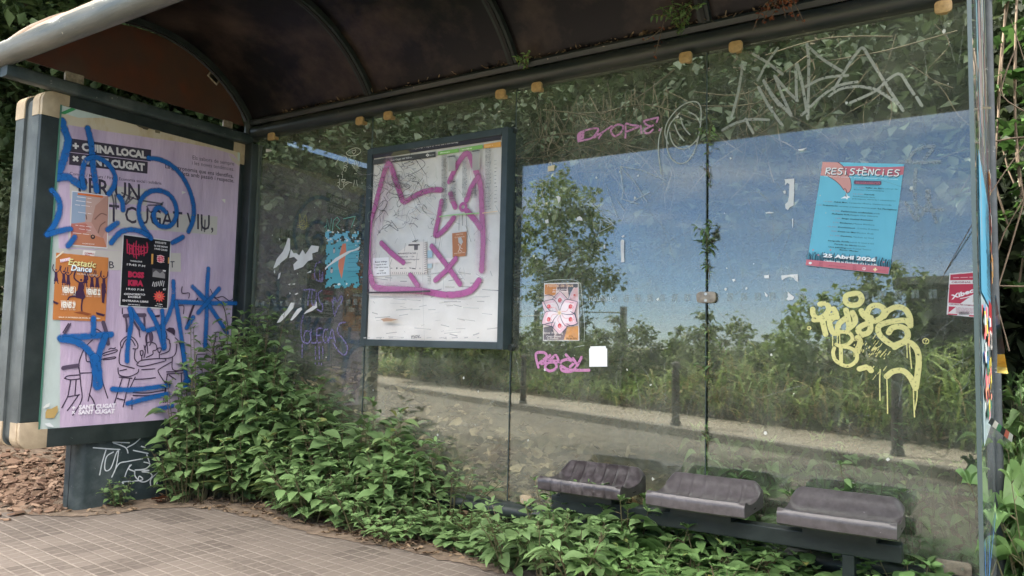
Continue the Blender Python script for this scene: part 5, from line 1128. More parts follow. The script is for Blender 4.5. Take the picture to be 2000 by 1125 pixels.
s.poly([(150, 335), (955, 230), (957, 296), (150, 398)], ink('#4b4a47', rough=.35)); s.text('Sant Cugat del Vallès', (405, 346), (662, 308), ink('#cfccc8'), bold=1.2, cap=.009); s.poly([(835, 275), (856, 252), (880, 272), (858, 295)], ink('#d8d6d2')); s.disc((857, 274), .003, ink('#4b4a47')); s.text('Moventis', (880, 282), (940, 272), ink('#d8d6d2'), cap=.006)
GRN = ink('#84b765'); s.poly([(985, 230), (1240, 190), (1240, 238), (985, 275)], GRN); s.poly([(1255, 188), (1530, 145), (1530, 193), (1255, 235)], GRN); s.poly([(1545, 142), (1752, 108), (1752, 172), (1545, 192)], ink('#dca252'))
s.lines((1010, 255), (1130, 238), 1, ink('#d9ecc9'), .005, gap=.008); s.lines((1280, 214), (1400, 195), 1, ink('#d9ecc9'), .005, gap=.008); s.text('Línia 1', (1560, 176), (1650, 162), ink('#f3dcb8'), cap=.008)
tb = ink('#6f6f70'); tl_ = ink('#9a9a98')
for (x0, x1, y0, y1, n) in ((1030, 1100, 285, 980, 46), (1120, 1215, 290, 480, 13), (1130, 1215, 590, 860, 18), (1290, 1350, 360, 810, 30), (1420, 1510, 225, 470, 16), (1400, 1480, 690, 815, 8), (1575, 1650, 205, 960, 48), (1690, 1720, 350, 900, 12)):
    for k in range(n):
        y = y0+(y1-y0)*k/n; s.lines((x0, y), (x1*.75+x0*.25+rr.uniform(0, .25)*(x1-x0), y-(x1-x0)*.13), 1, rr.choice((tb, tl_)), .0036, gap=.006)
for (x0, x1, y) in ((1115, 1215, 285), (1415, 1510, 218), (1180, 1215, 590)): s.poly([(x0, y+12), (x1, y), (x1, y+10), (x0, y+22)], ink('#454545'))
for (x0, x1, y0, y1) in ((1130, 1215, 300, 480), (1420, 1510, 235, 470)): s.poly([(x0, y0+10), (x1, y0), (x1, y1-12), (x0, y1)], ink('#c2c2bc', alpha=.6))
s.strokes([[(1020, 1028), (1220, 1003), (1500, 985)]], .006, ink('#9cc486')); s.strokes([[(1545, 985), (1725, 962)]], .004, ink('#e6c89c'))
# route map in thin colours, then scribbles
for k in range(26):
    pts = [(rr.uniform(150, 960), rr.uniform(430, 1120))]
    for j in range(4): pts.append((min(980, max(160, pts[-1][0]+rr.gauss(0, 110))), min(1300, max(420, pts[-1][1]+rr.gauss(0, 90)))))
    s.stroke(pts, .0014, ink(rr.choice(('#a8b49c', '#b7a8ba', '#c2a08c', '#9aa4b4', '#a9a9a5')), alpha=.8), caps=False)
BLK = ink('#3a3738'); s.cv = Q
for k in range(135):
    x, y = rr.gauss(245, 75), rr.gauss(300, 110)
    if not (95 < x < 385 and 185 < y < 545): continue
    a = rr.uniform(0, 6.28); pts = [(x, y)]; l = rr.uniform(8, 30)
    for j in range(rr.choice((1, 2, 3, 4))): a += rr.gauss(0, 1.1); x += l*math.cos(a); y += l*math.sin(a); pts.append((x, y))
    s.stroke(pts, rr.uniform(.0014, .0030), BLK if rr.random() < .7 else ink('#7d7a7c'), caps=False)
s.strokes([[(318, 182), (340, 215), (365, 252)], [(295, 185), (340, 180), (362, 205), (330, 235), (270, 262)], [(110, 480), (130, 420), (160, 380), (185, 385), (160, 430), (125, 470), (118, 500)], [(135, 540), (180, 490), (235, 520), (200, 470)], [(335, 275), (325, 300), (350, 270)]], .0028, BLK)
s.strokes([[(90, 812), (240, 812), (385, 806)]], .010, ink('#4a4648'))
s.strokes([[(355, 560), (352, 800), (360, 1045)]], .0016, ink('#9c9a98'))
# brown stains and tear
s.poly_any([(150, 938), (180, 932), (235, 940), (200, 948), (165, 950)], ink('#a98a72')); 
for k in range(10): x = 70+k*60; s.lines((x, 1030), (x+rr.uniform(10, 40), 1028), 1, ink('#a9a7a6'), .006, gap=.02)
s.text('mov.', (298, 1031), (342, 1027), ink('#55555a'), bold=1.4)
s.build('map_sheet', mc)
# half torn notice
s = Sheet(MAPB, .0062, .00006, E_); CRM = paper('#e2d9d2')
s.poly_any([(385, 600), (470, 530), (560, 470), (700, 360), (780, 300), (1040, 290), (1050, 870), (385, 880)], CRM)
s.poly([(720, 340), (920, 335), (922, 360), (720, 368)], ink('#4b4648')); s.poly_any([(820, 365), (890, 362), (886, 440), (820, 445)], ink('#6a6466')); s.strokes([[(790, 292), (840, 280), (890, 262)], [(820, 270), (860, 298)]], .003, ink('#4b4648'))
TX = ink('#5a4c52'); s.text('MANIFESTACIÓ', (530, 518), (855, 512), TX, bold=1.2, cap=.0085); s.text('14/03/26 - 12h', (560, 575), (822, 568), TX, bold=.6, cap=.0080); s.text('Pl. Gràcia/Diagonal', (560, 622), (910, 618), TX, bold=.6, cap=.0072); s.text('Barcelona', (640, 680), (772, 674), TX, bold=.6, cap=.0072)
s.disc((515, 765), .0052, ink('#4a4648')); s.lines((400, 770), (450, 768), 1, TX, .004); s.lines((570, 772), (690, 766), 1, TX, .003); s.lines((735, 765), (860, 785), 1, TX, .005); s.disc((925, 768), .004, ink('#6a6466'), hole=.6)
for k in range(18): s.stroke([(395+k*36, 870), (405+k*36, 832)], .0022, ink('#6b4f58'), sm=False, caps=False)
for k in range(15): s.stroke([(1048, 310+k*38), (1005, 318+k*38)], .0022, ink('#6b4f58'), sm=False, caps=False)
s.poly_any([(455, 500), (500, 520), (560, 580), (640, 640), (712, 690), (620, 660), (540, 615), (480, 580)], ink('#b58ba8')); s.poly_any([(600, 630), (712, 690), (640, 665)], ink('#5a4456'))
nn = s.build('torn_notice'); tag(nn, 'half torn cream notice with scalloped border on the bus map', 'notice')
s = Sheet(MAPB, .0075, .00006, E_); s.poly([(90, 582), (380, 570), (385, 890), (92, 910)], paper('#eceaea')); BK = ink('#2f2d33')
s.text('Busco trabajo', (130, 668), (345, 655), BK, bold=1.5, cap=.0085)
for k, (x0, x1, y) in enumerate(((140, 330, 715), (118, 362, 765), (195, 290, 822), (160, 322, 872))): s.text(('\u2022 limpieza de casa', '\u2022 cuidar adultos mayores', '\u2022 hogar', '647 97 75 28')[k], (x0, y), (x1, y-12), BK, bold=1.2, cap=.0075)
tag(s.build('small_notice'), 'small white typed job notice at the left edge of the bus map', 'notice')
s = Sheet(MAPB, .0065, .00006, E_); s.poly([(1495, 145), (1752, 115), (1747, 545), (1505, 572)], paper('#b3754f')); s.text('TEATRE', (1560, 180), (1690, 165), ink('#e9d5c3'), cap=.006); s.text('DANSA', (1545, 230), (1720, 212), ink('#e9d5c3'), cap=.006); s.poly_any([(1600, 230), (1655, 215), (1690, 300), (1655, 350), (1610, 310)], ink('#bdbab8')); s.strokes([[(1605, 340), (1635, 400), (1600, 480)], [(1665, 340), (1625, 420), (1670, 470)], [(1640, 400), (1680, 420)]], .0028, ink('#e0cfc2')); s.lines((1530, 510), (1720, 490), 1, ink('#d9bda6'), .004)
tag(s.build('flyer'), 'small brown flyer stuck beneath the pink eye on the bus map', 'flyer')
s = Sheet(MAPB, .0066, .00006, E_); s.poly_any([(1060, 600), (1410, 585), (1570, 580), (1590, 640), (1400, 660), (1060, 690)], paper('#e4dad8')); s.poly([(1060, 450), (1145, 448), (1145, 575), (1060, 580)], ink('#a9c4d2')); s.poly([(1060, 690), (1140, 680), (1140, 760), (1060, 765)], ink('#b4c6cc'))
for k in range(9): s.lines((1060, 790+32*k), (1120, 788+32*k), 1, ink('#8f8a8a'), .003, gap=.008)
tag(s.build('paper_remains'), 'strips of torn paper between the notice and the pink cross on the map', 'paper scrap')
# the pink cat, sprayed over everything, and its glass
s = Sheet(MAPB, .0095, .00008, Q); PS = ink('#b25f96', soft=True); kw = dict(feather=.010, jit=.05)
s.strokes([[(95, 760), (80, 690), (80, 600), (85, 500), (105, 420)]], .020, PS, **kw)
s.strokes([[(105, 420), (125, 340), (146, 262), (166, 205), (182, 205), (206, 272), (240, 372)]], .024, PS, **kw)
s.strokes([[(250, 380), (315, 342), (375, 323), (426, 322)], [(465, 282), (500, 205), (538, 152), (560, 158), (578, 205), (602, 258)], [(602, 258), (615, 320), (620, 450), (625, 560), (618, 705)], [(600, 262), (572, 305), (546, 370)], [(470, 340), (480, 375), (492, 402)], [(548, 422), (590, 470), (612, 502)]], .021, PS, **kw)
s.disc((530, 403), .0265, ink('#b25f96'), hole=.40, k=28)
s.strokes([[(427, 376), (412, 460), (398, 538), (440, 512), (485, 455)], [(140, 575), (190, 625), (245, 668)], [(278, 728), (315, 780)], [(380, 590), (450, 680), (515, 770)], [(495, 650), (450, 705), (398, 752)]], .019, PS, **kw)
s.strokes([[(90, 735), (112, 785), (200, 796), (320, 802), (460, 822), (560, 805), (606, 755)]], .025, PS, **kw)
s.strokes([[(175, 195), (150, 400), (90, 560), (95, 760), (130, 790), (330, 800)], [(540, 160), (610, 270), (620, 690)]], .05, ink('#d9a8c4', soft=True, alpha=.22), feather=.03)
s.strokes([[(512, 435), (511, 515)], [(528, 438), (528, 492)], [(545, 436), (550, 522)], [(590, 290), (590, 345)], [(400, 540), (400, 578)], [(378, 544), (392, 540)]], .0026, ink('#4a4044'))
s.build('pink_spray_cat', mc)

# ================================================================== ADVERTISING PANEL
ad = thing('advertising_panel', 'free standing dark advertising panel with lilac poster and blue spray paint', 'advertising panel', loc=(0, 0, 0))
Y0, Y1, Z0, Z1 = -1.307, -.004, .362, 2.222
def slab(xa, xb, ins, name, m, r=.055):
    b = B(); b.prism(rrect(Y0+ins, Y1-ins, Z0+ins, Z1-ins, r), 0, xa, xb); return b.build(name, m, ad, smooth=True)
slab(-.365, -.275, .0, 'rear_frame', M['slat_metal']); slab(-.273, -.187, .014, 'core', M['slat_metal'], .05); slab(-.185, -.118, .0, 'front_case', M['slat_metal'])
iy0, iy1, iz0, iz1 = -1.218, -.082, .458, 2.162; cp = .135
b = B()
b.box(-.1175, -.094, Y0, iy0, Z0+cp, Z1-cp); b.box(-.1175, -.094, iy1, Y1, Z0+cp, Z1-cp); b.box(-.1175, -.094, Y0+cp, Y1-cp, Z0, iz0); b.box(-.1175, -.094, Y0+cp, Y1-cp, iz1, Z1)
b.build('front_frame', M['green_metal'], ad, bevel=.003)
def corner(sy, sz, xa, xb, cut=True):
    yo, zo, yi, zi = (Y0 if sy < 0 else Y1), (Z0 if sz < 0 else Z1), (iy0 if sy < 0 else iy1), (iz0 if sz < 0 else iz1)
    r = .055; ye, ze = yo-sy*cp, zo-sz*cp; P = [(ye, zo)]
    a0 = [(yo-sy*r+sy*r*math.sin(t), zo-sz*r+sz*r*math.cos(t)) for t in np.linspace(0, math.pi/2, 7)]
    P += a0+[(yo, ze)]
    P += [(yi, ze), (yi, zi), (ye, zi)] if cut else [(ye, ze)]
    b = B(); b.prism(P, 0, xa, xb); b.build('corner_cap', M['cap'], ad, bevel=.002, smooth=True)
for sy, sz in ((-1, 1), (1, 1), (-1, -1), (1, -1)):
    corner(sy, sz, -.1172, -.092)
for sz in (1, -1):
    for xa, xb in ((-.187, -.1176), (-.367, -.274)):
        # beige shells wrapping the case corners
        zo = Z0 if sz < 0 else Z1; r = .058; o1 = .003; P = []; yy = Y0-o1; zz = zo+sz*o1; th = .006
        out = [(yy, zz-sz*cp)]+[(yy+r-r*math.cos(t), zz-sz*(r-r*math.sin(t))) for t in np.linspace(0, math.pi/2, 7)]+[(yy+cp, zz)]
        inn = [(yy+cp, zz-sz*th)]+[(yy+r-(r-th)*math.cos(t), zz-sz*(r-(r-th)*math.sin(t))) for t in np.linspace(math.pi/2, 0, 7)]+[(yy+th, zz-sz*cp)]
        b = B(); b.prism(out+inn, 0, xa, xb); b.build('corner_shell', M['cap'], ad)
b = B(); b.prism(rrect(-.985, -.20, -.31, -.05, .035) if False else [(p[1], p[0]) for p in rrect(-.985, -.20, -.30, -.130, .045)], 2, -.02, .3615); b.build('foot', M['green_metal_worn'], ad, smooth=True)
b = B(); b.box(-.214, -.211, -.9866, -.9848, .0, .36); b.build('foot_seam', M['black'], ad)
b = B(); b.box(-.1165, -.104, iy0, iy1, iz0, iz1); b.build('light_box', paper('#b9c3bf', '#a9b4ae', rough=.4, bump=.05), ad)
b = B(); b.box(-.1038, -.095, iy0, iy0+.010, iz0, iz1); b.build('gasket', mat('green_gasket', (.06, .17, .12), .5), ad)
A = WIN(100, 230, 4.5); Gw = WIN(110, 600, 4.688); Iw = WIN(220, 560, 4.019); Z2 = WIN(0, 420, 1.875); Bw = WIN(90, 340, 3.75)
s = Sheet(AD, -.0010, .00006, A); LIL = paper('#c8b2c8', '#a893ac', rough=.5, bump=.55, scale=2.2, stretch=(1, 3.2, .7), lo=.35, hi=.75)
CRE = paper('#c0b29c', '#a58a62', scale=9, lo=.5, hi=.75)
s.poly_any([(75, 0-50), (240, 0), (480, 0), (700, 45), (1000, 120), (1560, 270), (1640, 290), (1640, 500), (60, 120)], CRE)
s.poly_any([(68, -40), (180, -88), (220, -72), (180, -55), (120, -30)], ink('#3c8a58'))
top = [(150, 62), (330, 92), (480, 118), (700, 150), (900, 180), (1150, 215), (1400, 262), (1600, 320)]
s.poly_any(top+[(1662, 395), (1640, 1120), (1600, 1500)]+[Aq for Aq in ()]+[((445-100)*4.5, (811-230)*4.5), ((300-100)*4.5, (824-230)*4.5), ((117-100)*4.5, (836-230)*4.5), ((118-100)*4.5, (640-230)*4.5), (60, 800), (70, 420)], LIL)
s.poly_any([(1560, 318), (1600, 350), (1668, 390), (1662, 428), (1625, 405), (1590, 375)], ink('#bdb2a4'))
BAR, DKT, WHT, CRM2 = ink('#3a3340'), ink('#4a3f4e'), ink('#cfc8c6'), ink('#bdb5b0')
s.poly([(170, 180), (880, 282), (876, 384), (165, 300)], BAR); s.poly([(160, 305), (850, 386), (846, 492), (158, 412)], BAR)
s.text('+ CUINA LOCAL', (190, 276), (840, 356), WHT, bold=3); s.text('× SANT CUGAT', (188, 390), (825, 466), WHT, bold=3)
s.text('Comerç / Mercats / Fires / Economia social i solidària', (163, 502), (970, 588), DKT, bold=.5)
for t, a, b_, bo in (('Els sabors de sempre', (1243, 365), (1608, 420), 0), ('i les noves tendències.', (1238, 410), (1608, 468), 0), ('La gastronomia que ens identifica,', (1003, 442), (1602, 528), .8), ('feta amb passió i respecte.', (1148, 505), (1608, 570), .8)): s.text(t, a, b_, DKT, bold=bo)
s.poly([(163, 560), (845, 628), (842, 772), (163, 712)], CRM2); s.poly([(165, 780), (1462, 868), (1456, 1030), (163, 930)], CRM2)
s.text('PER UN', (240, 668), (780, 728), BAR, bold=.8, cap=.095); s.text('SANT CUGAT VIU,', (175, 878), (1425, 990), BAR, bold=.6, cap=.095)
s.cv = Z2; s.poly([(250, 62), (590, 92), (588, 140), (250, 118)], CRM2); s.poly([(215, 122), (662, 140), (662, 208), (215, 196)], CRM2); s.text('B', (400, 195), (418, 195), BAR, bold=.6); s.text('T', (622, 192), (640, 192), BAR, bold=.6)
s.cv = Gw; LN = ink('#3b2c40'); LT = ink('#e4dce4')
draw = [[(330, 300), (262, 370), (218, 470), (205, 540), (214, 600), (225, 720), (232, 850), (150, 990)], [(215, 604), (330, 600)], [(330, 610), (320, 720), (290, 860)], [(270, 390), (275, 490), (310, 502), (322, 550)], [(300, 795), (340, 860), (360, 940)], [(400, 600), (440, 740), (470, 832)], [(345, 240), (365, 200), (425, 240)], [(390, 460), (440, 420), (550, 390), (540, 412), (432, 442)], [(390, 490), (440, 470), (535, 455), (530, 470), (430, 482)], [(480, 385), (500, 375), (520, 380), (540, 372)],
 [(75, 650), (110, 628), (212, 620)], [(75, 650), (130, 665), (215, 655)], [(130, 670), (115, 760), (102, 820), (50, 920)], [(180, 670), (170, 800)], [(205, 800), (150, 880), (100, 945)], [(110, 820), (210, 802)], [(110, 150), (85, 190), (60, 232)], [(130, 150), (100, 200), (75, 250)], [(592, 370), (588, 320), (640, 270), (700, 278), (742, 335), (740, 378), (700, 380)], [(600, 372), (620, 320), (650, 290), (690, 300), (720, 350)], [(590, 378), (575, 450), (580, 520), (640, 542), (712, 560)], [(720, 390), (714, 470), (750, 512)], [(563, 555), (575, 620), (660, 636), (740, 602), (752, 570)], [(580, 582), (640, 568)], [(575, 640), (690, 652)], [(600, 655), (560, 780), (530, 880)], [(670, 650), (640, 780), (610, 912)], [(720, 640), (662, 760)], [(555, 835), (618, 850)],
 [(735, 520), (770, 490), (860, 475), (975, 470), (1000, 488), (930, 510), (800, 540), (745, 535), (735, 520)], [(780, 572), (900, 564)], [(720, 660), (820, 655), (905, 645)], [(700, 780), (830, 785), (980, 760)], [(700, 808), (840, 808), (970, 788)], [(690, 830), (690, 935)], [(765, 400), (770, 440), (788, 436), (790, 400), (765, 400)], [(778, 440), (780, 480)], [(806, 385), (828, 330), (862, 320), (908, 340), (915, 388), (882, 400), (880, 430), (822, 460)], [(820, 330), (815, 272), (840, 232), (870, 232), (880, 290), (852, 350)], [(800, 350), (812, 400), (800, 460)], [(830, 240), (825, 300), (835, 420)], [(925, 375), (930, 410), (950, 410), (955, 375), (925, 375)], [(940, 410), (940, 468)],
 [(1000, 222), (1010, 262), (1004, 285), (1030, 300), (1035, 332)], [(1085, 280), (1120, 320), (1140, 400), (1150, 480), (1150, 570)], [(1040, 332), (1028, 400), (952, 432)], [(1100, 340), (1090, 420), (1050, 460), (980, 470)], [(1060, 462), (1062, 570), (1150, 580)], [(1050, 502), (950, 560), (930, 592), (990, 690)], [(1005, 592), (1080, 590), (1155, 578)], [(1008, 612), (1155, 602)], [(1012, 620), (990, 760), (978, 870)], [(1030, 622), (1090, 662)], [(1000, 700), (995, 870)], [(1140, 610), (1148, 860)], [(750, 200), (762, 272)], [(600, 10), (600, 60)], [(870, 30), (900, 120), (905, 180)]]
s.strokes(draw, .0062, LN, n=4); s.strokes([[(60, 556), (120, 545), (190, 535)], [(425, 140), (450, 220), (470, 335)], [(620, 80), (700, 74), (805, 72)]], .022, ink('#54465a'), n=4); s.strokes([[(632, 95), (640, 160), (640, 222)], [(800, 92), (806, 212)], [(70, 250), (120, 160)], [(690, 110), (755, 210)]], .012, ink('#54465a'), n=4)
s.poly_any([(998, 205), (1030, 184), (1070, 190), (1084, 215), (1078, 262), (1055, 240), (1020, 222), (1005, 215)], LN); s.poly_any([(838, 235), (868, 232), (880, 290), (855, 345), (848, 300)], ink('#5a4a60')); s.poly([(895, 75), (945, 68), (940, 92), (898, 92)], LN)
s.text('+', (135, 940), (168, 940), LT, bold=3); s.text('×', (135, 982), (165, 980), LT, bold=3); s.text('SANT CUGAT', (200, 935), (538, 918), LT, bold=3); s.text('SANT CUGAT', (195, 980), (528, 968), LT, bold=3)
s.cv = Iw
s.strokes([[(800, 380), (808, 360), (830, 358), (838, 380), (834, 402)], [(805, 385), (800, 430), (788, 470), (800, 540), (838, 545), (835, 480)], [(836, 400), (850, 470)], [(845, 470), (930, 475)], [(848, 492), (928, 490)], [(800, 545), (800, 640)], [(830, 550), (832, 650)], [(852, 428), (850, 450), (868, 450), (870, 425), (852, 428)], [(862, 450), (862, 468)], [(890, 452), (892, 468), (912, 466)], [(780, 80), (850, 130), (890, 250), (905, 420)], [(762, 20), (800, 85), (860, 78), (910, 110), (940, 95)], [(540, 0), (540, 50), (596, 50), (592, 90)], [(505, 150), (552, 150), (550, 212)], [(660, 530), (735, 528)], [(655, 535), (640, 660)]], .0058, LN, n=4)
s.strokes([[(570, 332), (600, 230), (630, 150), (662, 90)]], .015, LN, taper=True)
s.text('S', (700, 905), (722, 902), LN, bold=2)
# dirt washed over the pane, glue spots
s.cv = WIN(0, 780, 9.375); s.poly_any([(820, 240), (850, 180), (930, 170), (1040, 110), (1050, 210), (980, 340), (820, 345)], ink('#b0935c')); s.poly_any([(770, 160), (830, 90), (900, 60), (890, 130), (800, 165)], ink('#d2d2cc')); s.poly_any([(800, 440), (900, 430), (970, 490), (960, 510), (860, 495)], ink('#d2d4d4'))
s.cv = A; s.poly_any([(1140, 645), (1182, 655), (1145, 672)], ink('#d2cec8')); s.poly_any([(1490, 718), (1525, 715), (1522, 752)], ink('#d2cec8')); s.poly_any([(905, 100), (950, 108), (950, 140), (908, 132)], ink('#6a6250'))
s.poly_any([(720, 50), (770, 62), (800, 95), (760, 80)], ink('#4c4638')); s.poly_any([(780, 70), (860, 85), (840, 110), (800, 100)], ink('#4c4638'))
s.build('lilac_poster', ad)
# black pencil scribble lines
s = Sheet(AD, .0020, .00006, A); GP = ink('#5b5560', alpha=.7)
s.strokes([[(530, 670), (545, 730), (550, 800)], [(560, 680), (570, 800)], [(620, 660), (760, 720), (980, 760), (850, 770)], [(700, 650), (650, 760), (720, 700)], [(840, 780), (880, 830), (980, 745)], [(1320, 880), (1320, 990)], [(1350, 900), (1345, 1000)]], .010, GP); s.build('grey_scribble', ad)
# blue spray
s = Sheet(AD, .0068, .00008, A); BL = ink('#165c9f', soft=True); kw = dict(feather=.011, jit=.12)
s.strokes([[(90, 30), (112, 110), (142, 190), (132, 270), (100, 380), (62, 470), (45, 528)], [(45, 530), (140, 522), (200, 560), (275, 608)]], .030, BL, **kw)
s.strokes([[(315, 95), (340, 200), (352, 300), (362, 420), (375, 520), (392, 640)]], .024, BL, **kw)
s.strokes([[(275, 600), (265, 500), (290, 390), (360, 348), (440, 370), (512, 430), (555, 520), (545, 600), (500, 670)], [(590, 690), (620, 740), (625, 810)], [(850, 355), (950, 370), (1050, 420), (1140, 510), (1210, 640), (1245, 780), (1240, 900), (1200, 1000)], [(1150, 1050), (1060, 1100)], [(860, 1040), (800, 960), (765, 850), (775, 740), (840, 662), (930, 640), (1020, 670), (1080, 750), (1095, 850), (1060, 930), (1000, 960), (930, 940), (895, 870), (905, 812), (950, 792), (1000, 830)], [(0, 640), (50, 700), (70, 780), (50, 880), (10, 960), (-40, 1028)], [(-40, 1028), (60, 998), (160, 978)], [(490, 985), (575, 925)], [(520, 1100), (600, 1010), (700, 985), (800, 1010), (870, 1060)], [(140, 1125), (200, 1050)]], .019, BL, **kw)
s.cv = Iw
s.strokes([[(745, -140), (735, 10), (735, 125), (728, 300), (718, 485)], [(500, 118), (735, 128), (1020, 130)], [(620, 0), (735, 125), (890, 360)], [(830, 15), (735, 125), (665, 205)], [(625, 240), (575, 322)], [(470, -40), (465, 120), (400, 290), (340, 322), (268, 342)], [(278, 180), (340, 300), (395, 485)], [(382, 190), (400, 475)], [(490, 120), (530, 380), (568, 700), (560, 795)], [(560, 742), (640, 730)], [(-10, 802), (150, 808), (430, 775)], [(110, 915), (280, 872), (430, 840)], [(340, 962), (460, 935)], [(140, 180), (235, 332)], [(125, 170), (140, 260), (112, 450), (105, 585)], [(885, 650), (915, 640)], [(790, 745), (840, 752)]], .018, BL, **kw)
s.cv = Gw
s.strokes([[(30, 282), (250, 268), (490, 250)], [(40, 292), (160, 312), (260, 370), (340, 470)], [(440, 262), (385, 420), (362, 600)]], .026, BL, **kw); s.strokes([[(340, 470), (365, 600), (370, 715)]], .045, BL, **kw); s.strokes([[(330, 100), (330, 240)]], .02, BL, **kw)
s.build('blue_spray_paint', ad)
# foot tag
s = Sheet(FOOT, .0010, .0001, WIN(0, 840, 3.846))
s.strokes([[(700, 132), (800, 140), (900, 146)], [(795, 150), (765, 250), (748, 336)], [(850, 165), (800, 200), (785, 280), (800, 306), (835, 280), (870, 180), (885, 155)], [(890, 155), (870, 280), (838, 352)], [(840, 352), (890, 255), (960, 235), (1070, 215)], [(845, 90), (970, 95)], [(850, 95), (940, 130), (960, 172)], [(955, 130), (1010, 100), (1055, 60)], [(1000, 152), (1110, 175)], [(1060, 122), (1088, 130)], [(975, 262), (950, 310), (936, 352)], [(985, 260), (965, 290), (1010, 310)], [(1080, 240), (1125, 255), (1090, 290), (1012, 300)], [(1012, 300), (1120, 302), (1062, 312), (1120, 320), (1140, 345), (1105, 380), (1060, 388), (1015, 350), (1010, 310)], [(925, 400), (925, 388), (1065, 375), (1045, 345), (1035, 370)], [(1100, 185), (1120, 240)], [(1130, 420), (1130, 370), (1180, 320)], [(1170, 410), (1200, 360), (1240, 350)]], .0062, ink('#c9cdd0', alpha=.9), n=5)
s.build('white_marker_tag', ad)

# flyers on the advertising panel
def flyer(corners, conv, m, h): 
    s = Sheet(AD, h, .00006, conv); s.poly(corners, m); return s
s = flyer([(187, 122), (462, 158), (447, 546), (169, 522)], Bw, paper('#d8d4d8'), .0022)
s.poly([(191, 128), (456, 163), (442, 538), (174, 516)], ink('#b98d84')); s.poly_any([(191, 128), (292, 142), (285, 350), (182, 365)], ink('#8d9db4')); s.poly_any([(292, 142), (400, 156), (375, 330), (330, 352), (285, 350)], ink('#b5978f')); s.poly_any([(360, 230), (430, 170), (456, 163), (450, 380), (410, 470), (380, 440), (330, 352)], ink('#a98074')); s.poly_any([(183, 362), (290, 362), (320, 400), (280, 440), (178, 440)], ink('#b26c60')); s.poly_any([(178, 440), (300, 430), (420, 470), (442, 538), (174, 516)], ink('#b5765a')); s.poly([(230, 137), (415, 160), (413, 174), (230, 152)], ink('#c96a38'))
for y in (168, 196, 226, 280, 376, 402, 432): s.lines((190+rr.uniform(0, 60), y), (330, y+14), 1, ink('#e2d8da'), .003, gap=.02)
s.strokes([[(355, 330), (400, 290), (440, 300)], [(380, 430), (395, 380), (430, 350)], [(290, 300), (295, 330)]], .006, ink('#7c5a52')); s.disc((340, 460), .0125, ink('#3a2e30')); s.disc((340, 458), .005, ink('#b98d7c'))
s.text('WORKSHOP', (262, 512), (352, 519), ink('#efe9e6'), cap=.006); tag(s.build('flyer'), 'pale photographic flyer in pink and grey blue, topmost left on the lilac poster', 'flyer')
s = flyer([(272, 556), (362, 563), (350, 606), (264, 592)], Bw, paper('#dcd3d0'), .0022); s.text('COMPRO', (280, 584), (352, 592), ink('#a04848'), bold=2); s.text('PISO', (282, 602), (320, 606), ink('#a04848'), bold=2); tag(s.build('small_notice'), 'tiny white buying notice between the two left flyers', 'notice')
s = flyer([(72, 575), (455, 612), (432, 1080), (45, 1066)], Bw, paper('#c0793f', '#b87038'), .0034); ORP, YE = ink('#3f2440'), ink('#e6dc9a')
for i in range(9):     # dancing silhouettes
    x0 = 78+i*42+rr.uniform(-8, 8); y0 = 690+rr.uniform(0, 30)+i*4; hgt = rr.uniform(95, 130)
    if 3 <= i <= 4: continue
    s.disc((x0, y0), .0042, ORP); s.poly_any([(x0-10, y0+14), (x0+10, y0+14), (x0+12, y0+55), (x0+18, y0+85), (x0-16, y0+85), (x0-10, y0+50)], ORP); s.strokes([[(x0-8, y0+18), (x0-24, y0-10), (x0-18, y0-38)], [(x0+8, y0+18), (x0+26, y0), (x0+30, y0-32)], [(x0-6, y0+80), (x0-12, y0+hgt)], [(x0+8, y0+80), (x0+16, y0+hgt)]], .0046, ORP, n=3)
s.disc((252, 775), .006, ORP); s.poly_any([(236, 790), (268, 790), (270, 850), (285, 900), (270, 918), (215, 905), (185, 890), (225, 850)], ORP); s.strokes([[(240, 795), (200, 760), (210, 715)], [(265, 795), (300, 770), (290, 730)], [(262, 910), (255, 970), (258, 1005)], [(225, 895), (170, 900), (155, 920)]], .0075, ORP, n=3); s.poly_any([(195, 1012), (260, 1005), (330, 1025), (300, 1035), (240, 1022)], ink('#8a4a2c')); s.poly_any([(45, 925), (90, 945), (75, 955), (50, 945)], ORP); s.poly_any([(360, 1010), (430, 1030), (415, 1042), (365, 1028)], ORP)
s.disc((415, 790), .006, ORP); s.poly_any([(400, 800), (432, 805), (428, 880), (420, 945), (404, 940), (402, 880)], ORP)
s.poly([(95, 625), (172, 610), (178, 632), (100, 648)], ink('#d9a9b8')); s.text('MAYO', (102, 644), (174, 630), ink('#f4ecec'), bold=2)
s.text('Ecstatic', (160, 668), (360, 690), ink('#6a3a20'), bold=1.5, ital=.15); s.h += .0002; s.text('Ecstatic', (156, 664), (356, 686), YE, bold=1, ital=.15); s.text('Dance', (178, 708), (330, 722), ink('#54607c'), bold=2.5, ital=.15); s.h += .0002; s.text('Dance', (176, 705), (328, 719), ink('#e8eef0'), bold=1.5, ital=.15); s.text('DJ JOEL LOOPEZ', (222, 735), (372, 748), ink('#e6d2c2'), cap=.008)
for t, a, b_, t2 in (('VIERNES 1', (110, 868), (210, 872), '18:30 - 21:00'), ('VIERNES 22', (285, 880), (392, 885), '18:00 - 21:00'), ('VIERNES 29', (100, 975), (208, 980), '18:30 - 21:30')):
    s.text(t, a, b_, ink('#ece4d8'), bold=3, cap=.030); s.text(t2, (a[0], a[1]+18), (b_[0], b_[1]+18), ink('#e6d8c6'), cap=.0075); s.lines((a[0], a[1]-48), (b_[0], b_[1]-46), 1, ink('#e6c8a8'), .003, gap=.012)
s.text('SALA LA MORERIA DE MORI, EN LAVERN', (86, 1052), (390, 1062), ink('#ece0cc'), bold=1.5, cap=.007); s.strokes([[(70, 610), (118, 570)]], .008, ink('#d9cbb4'), sm=False)
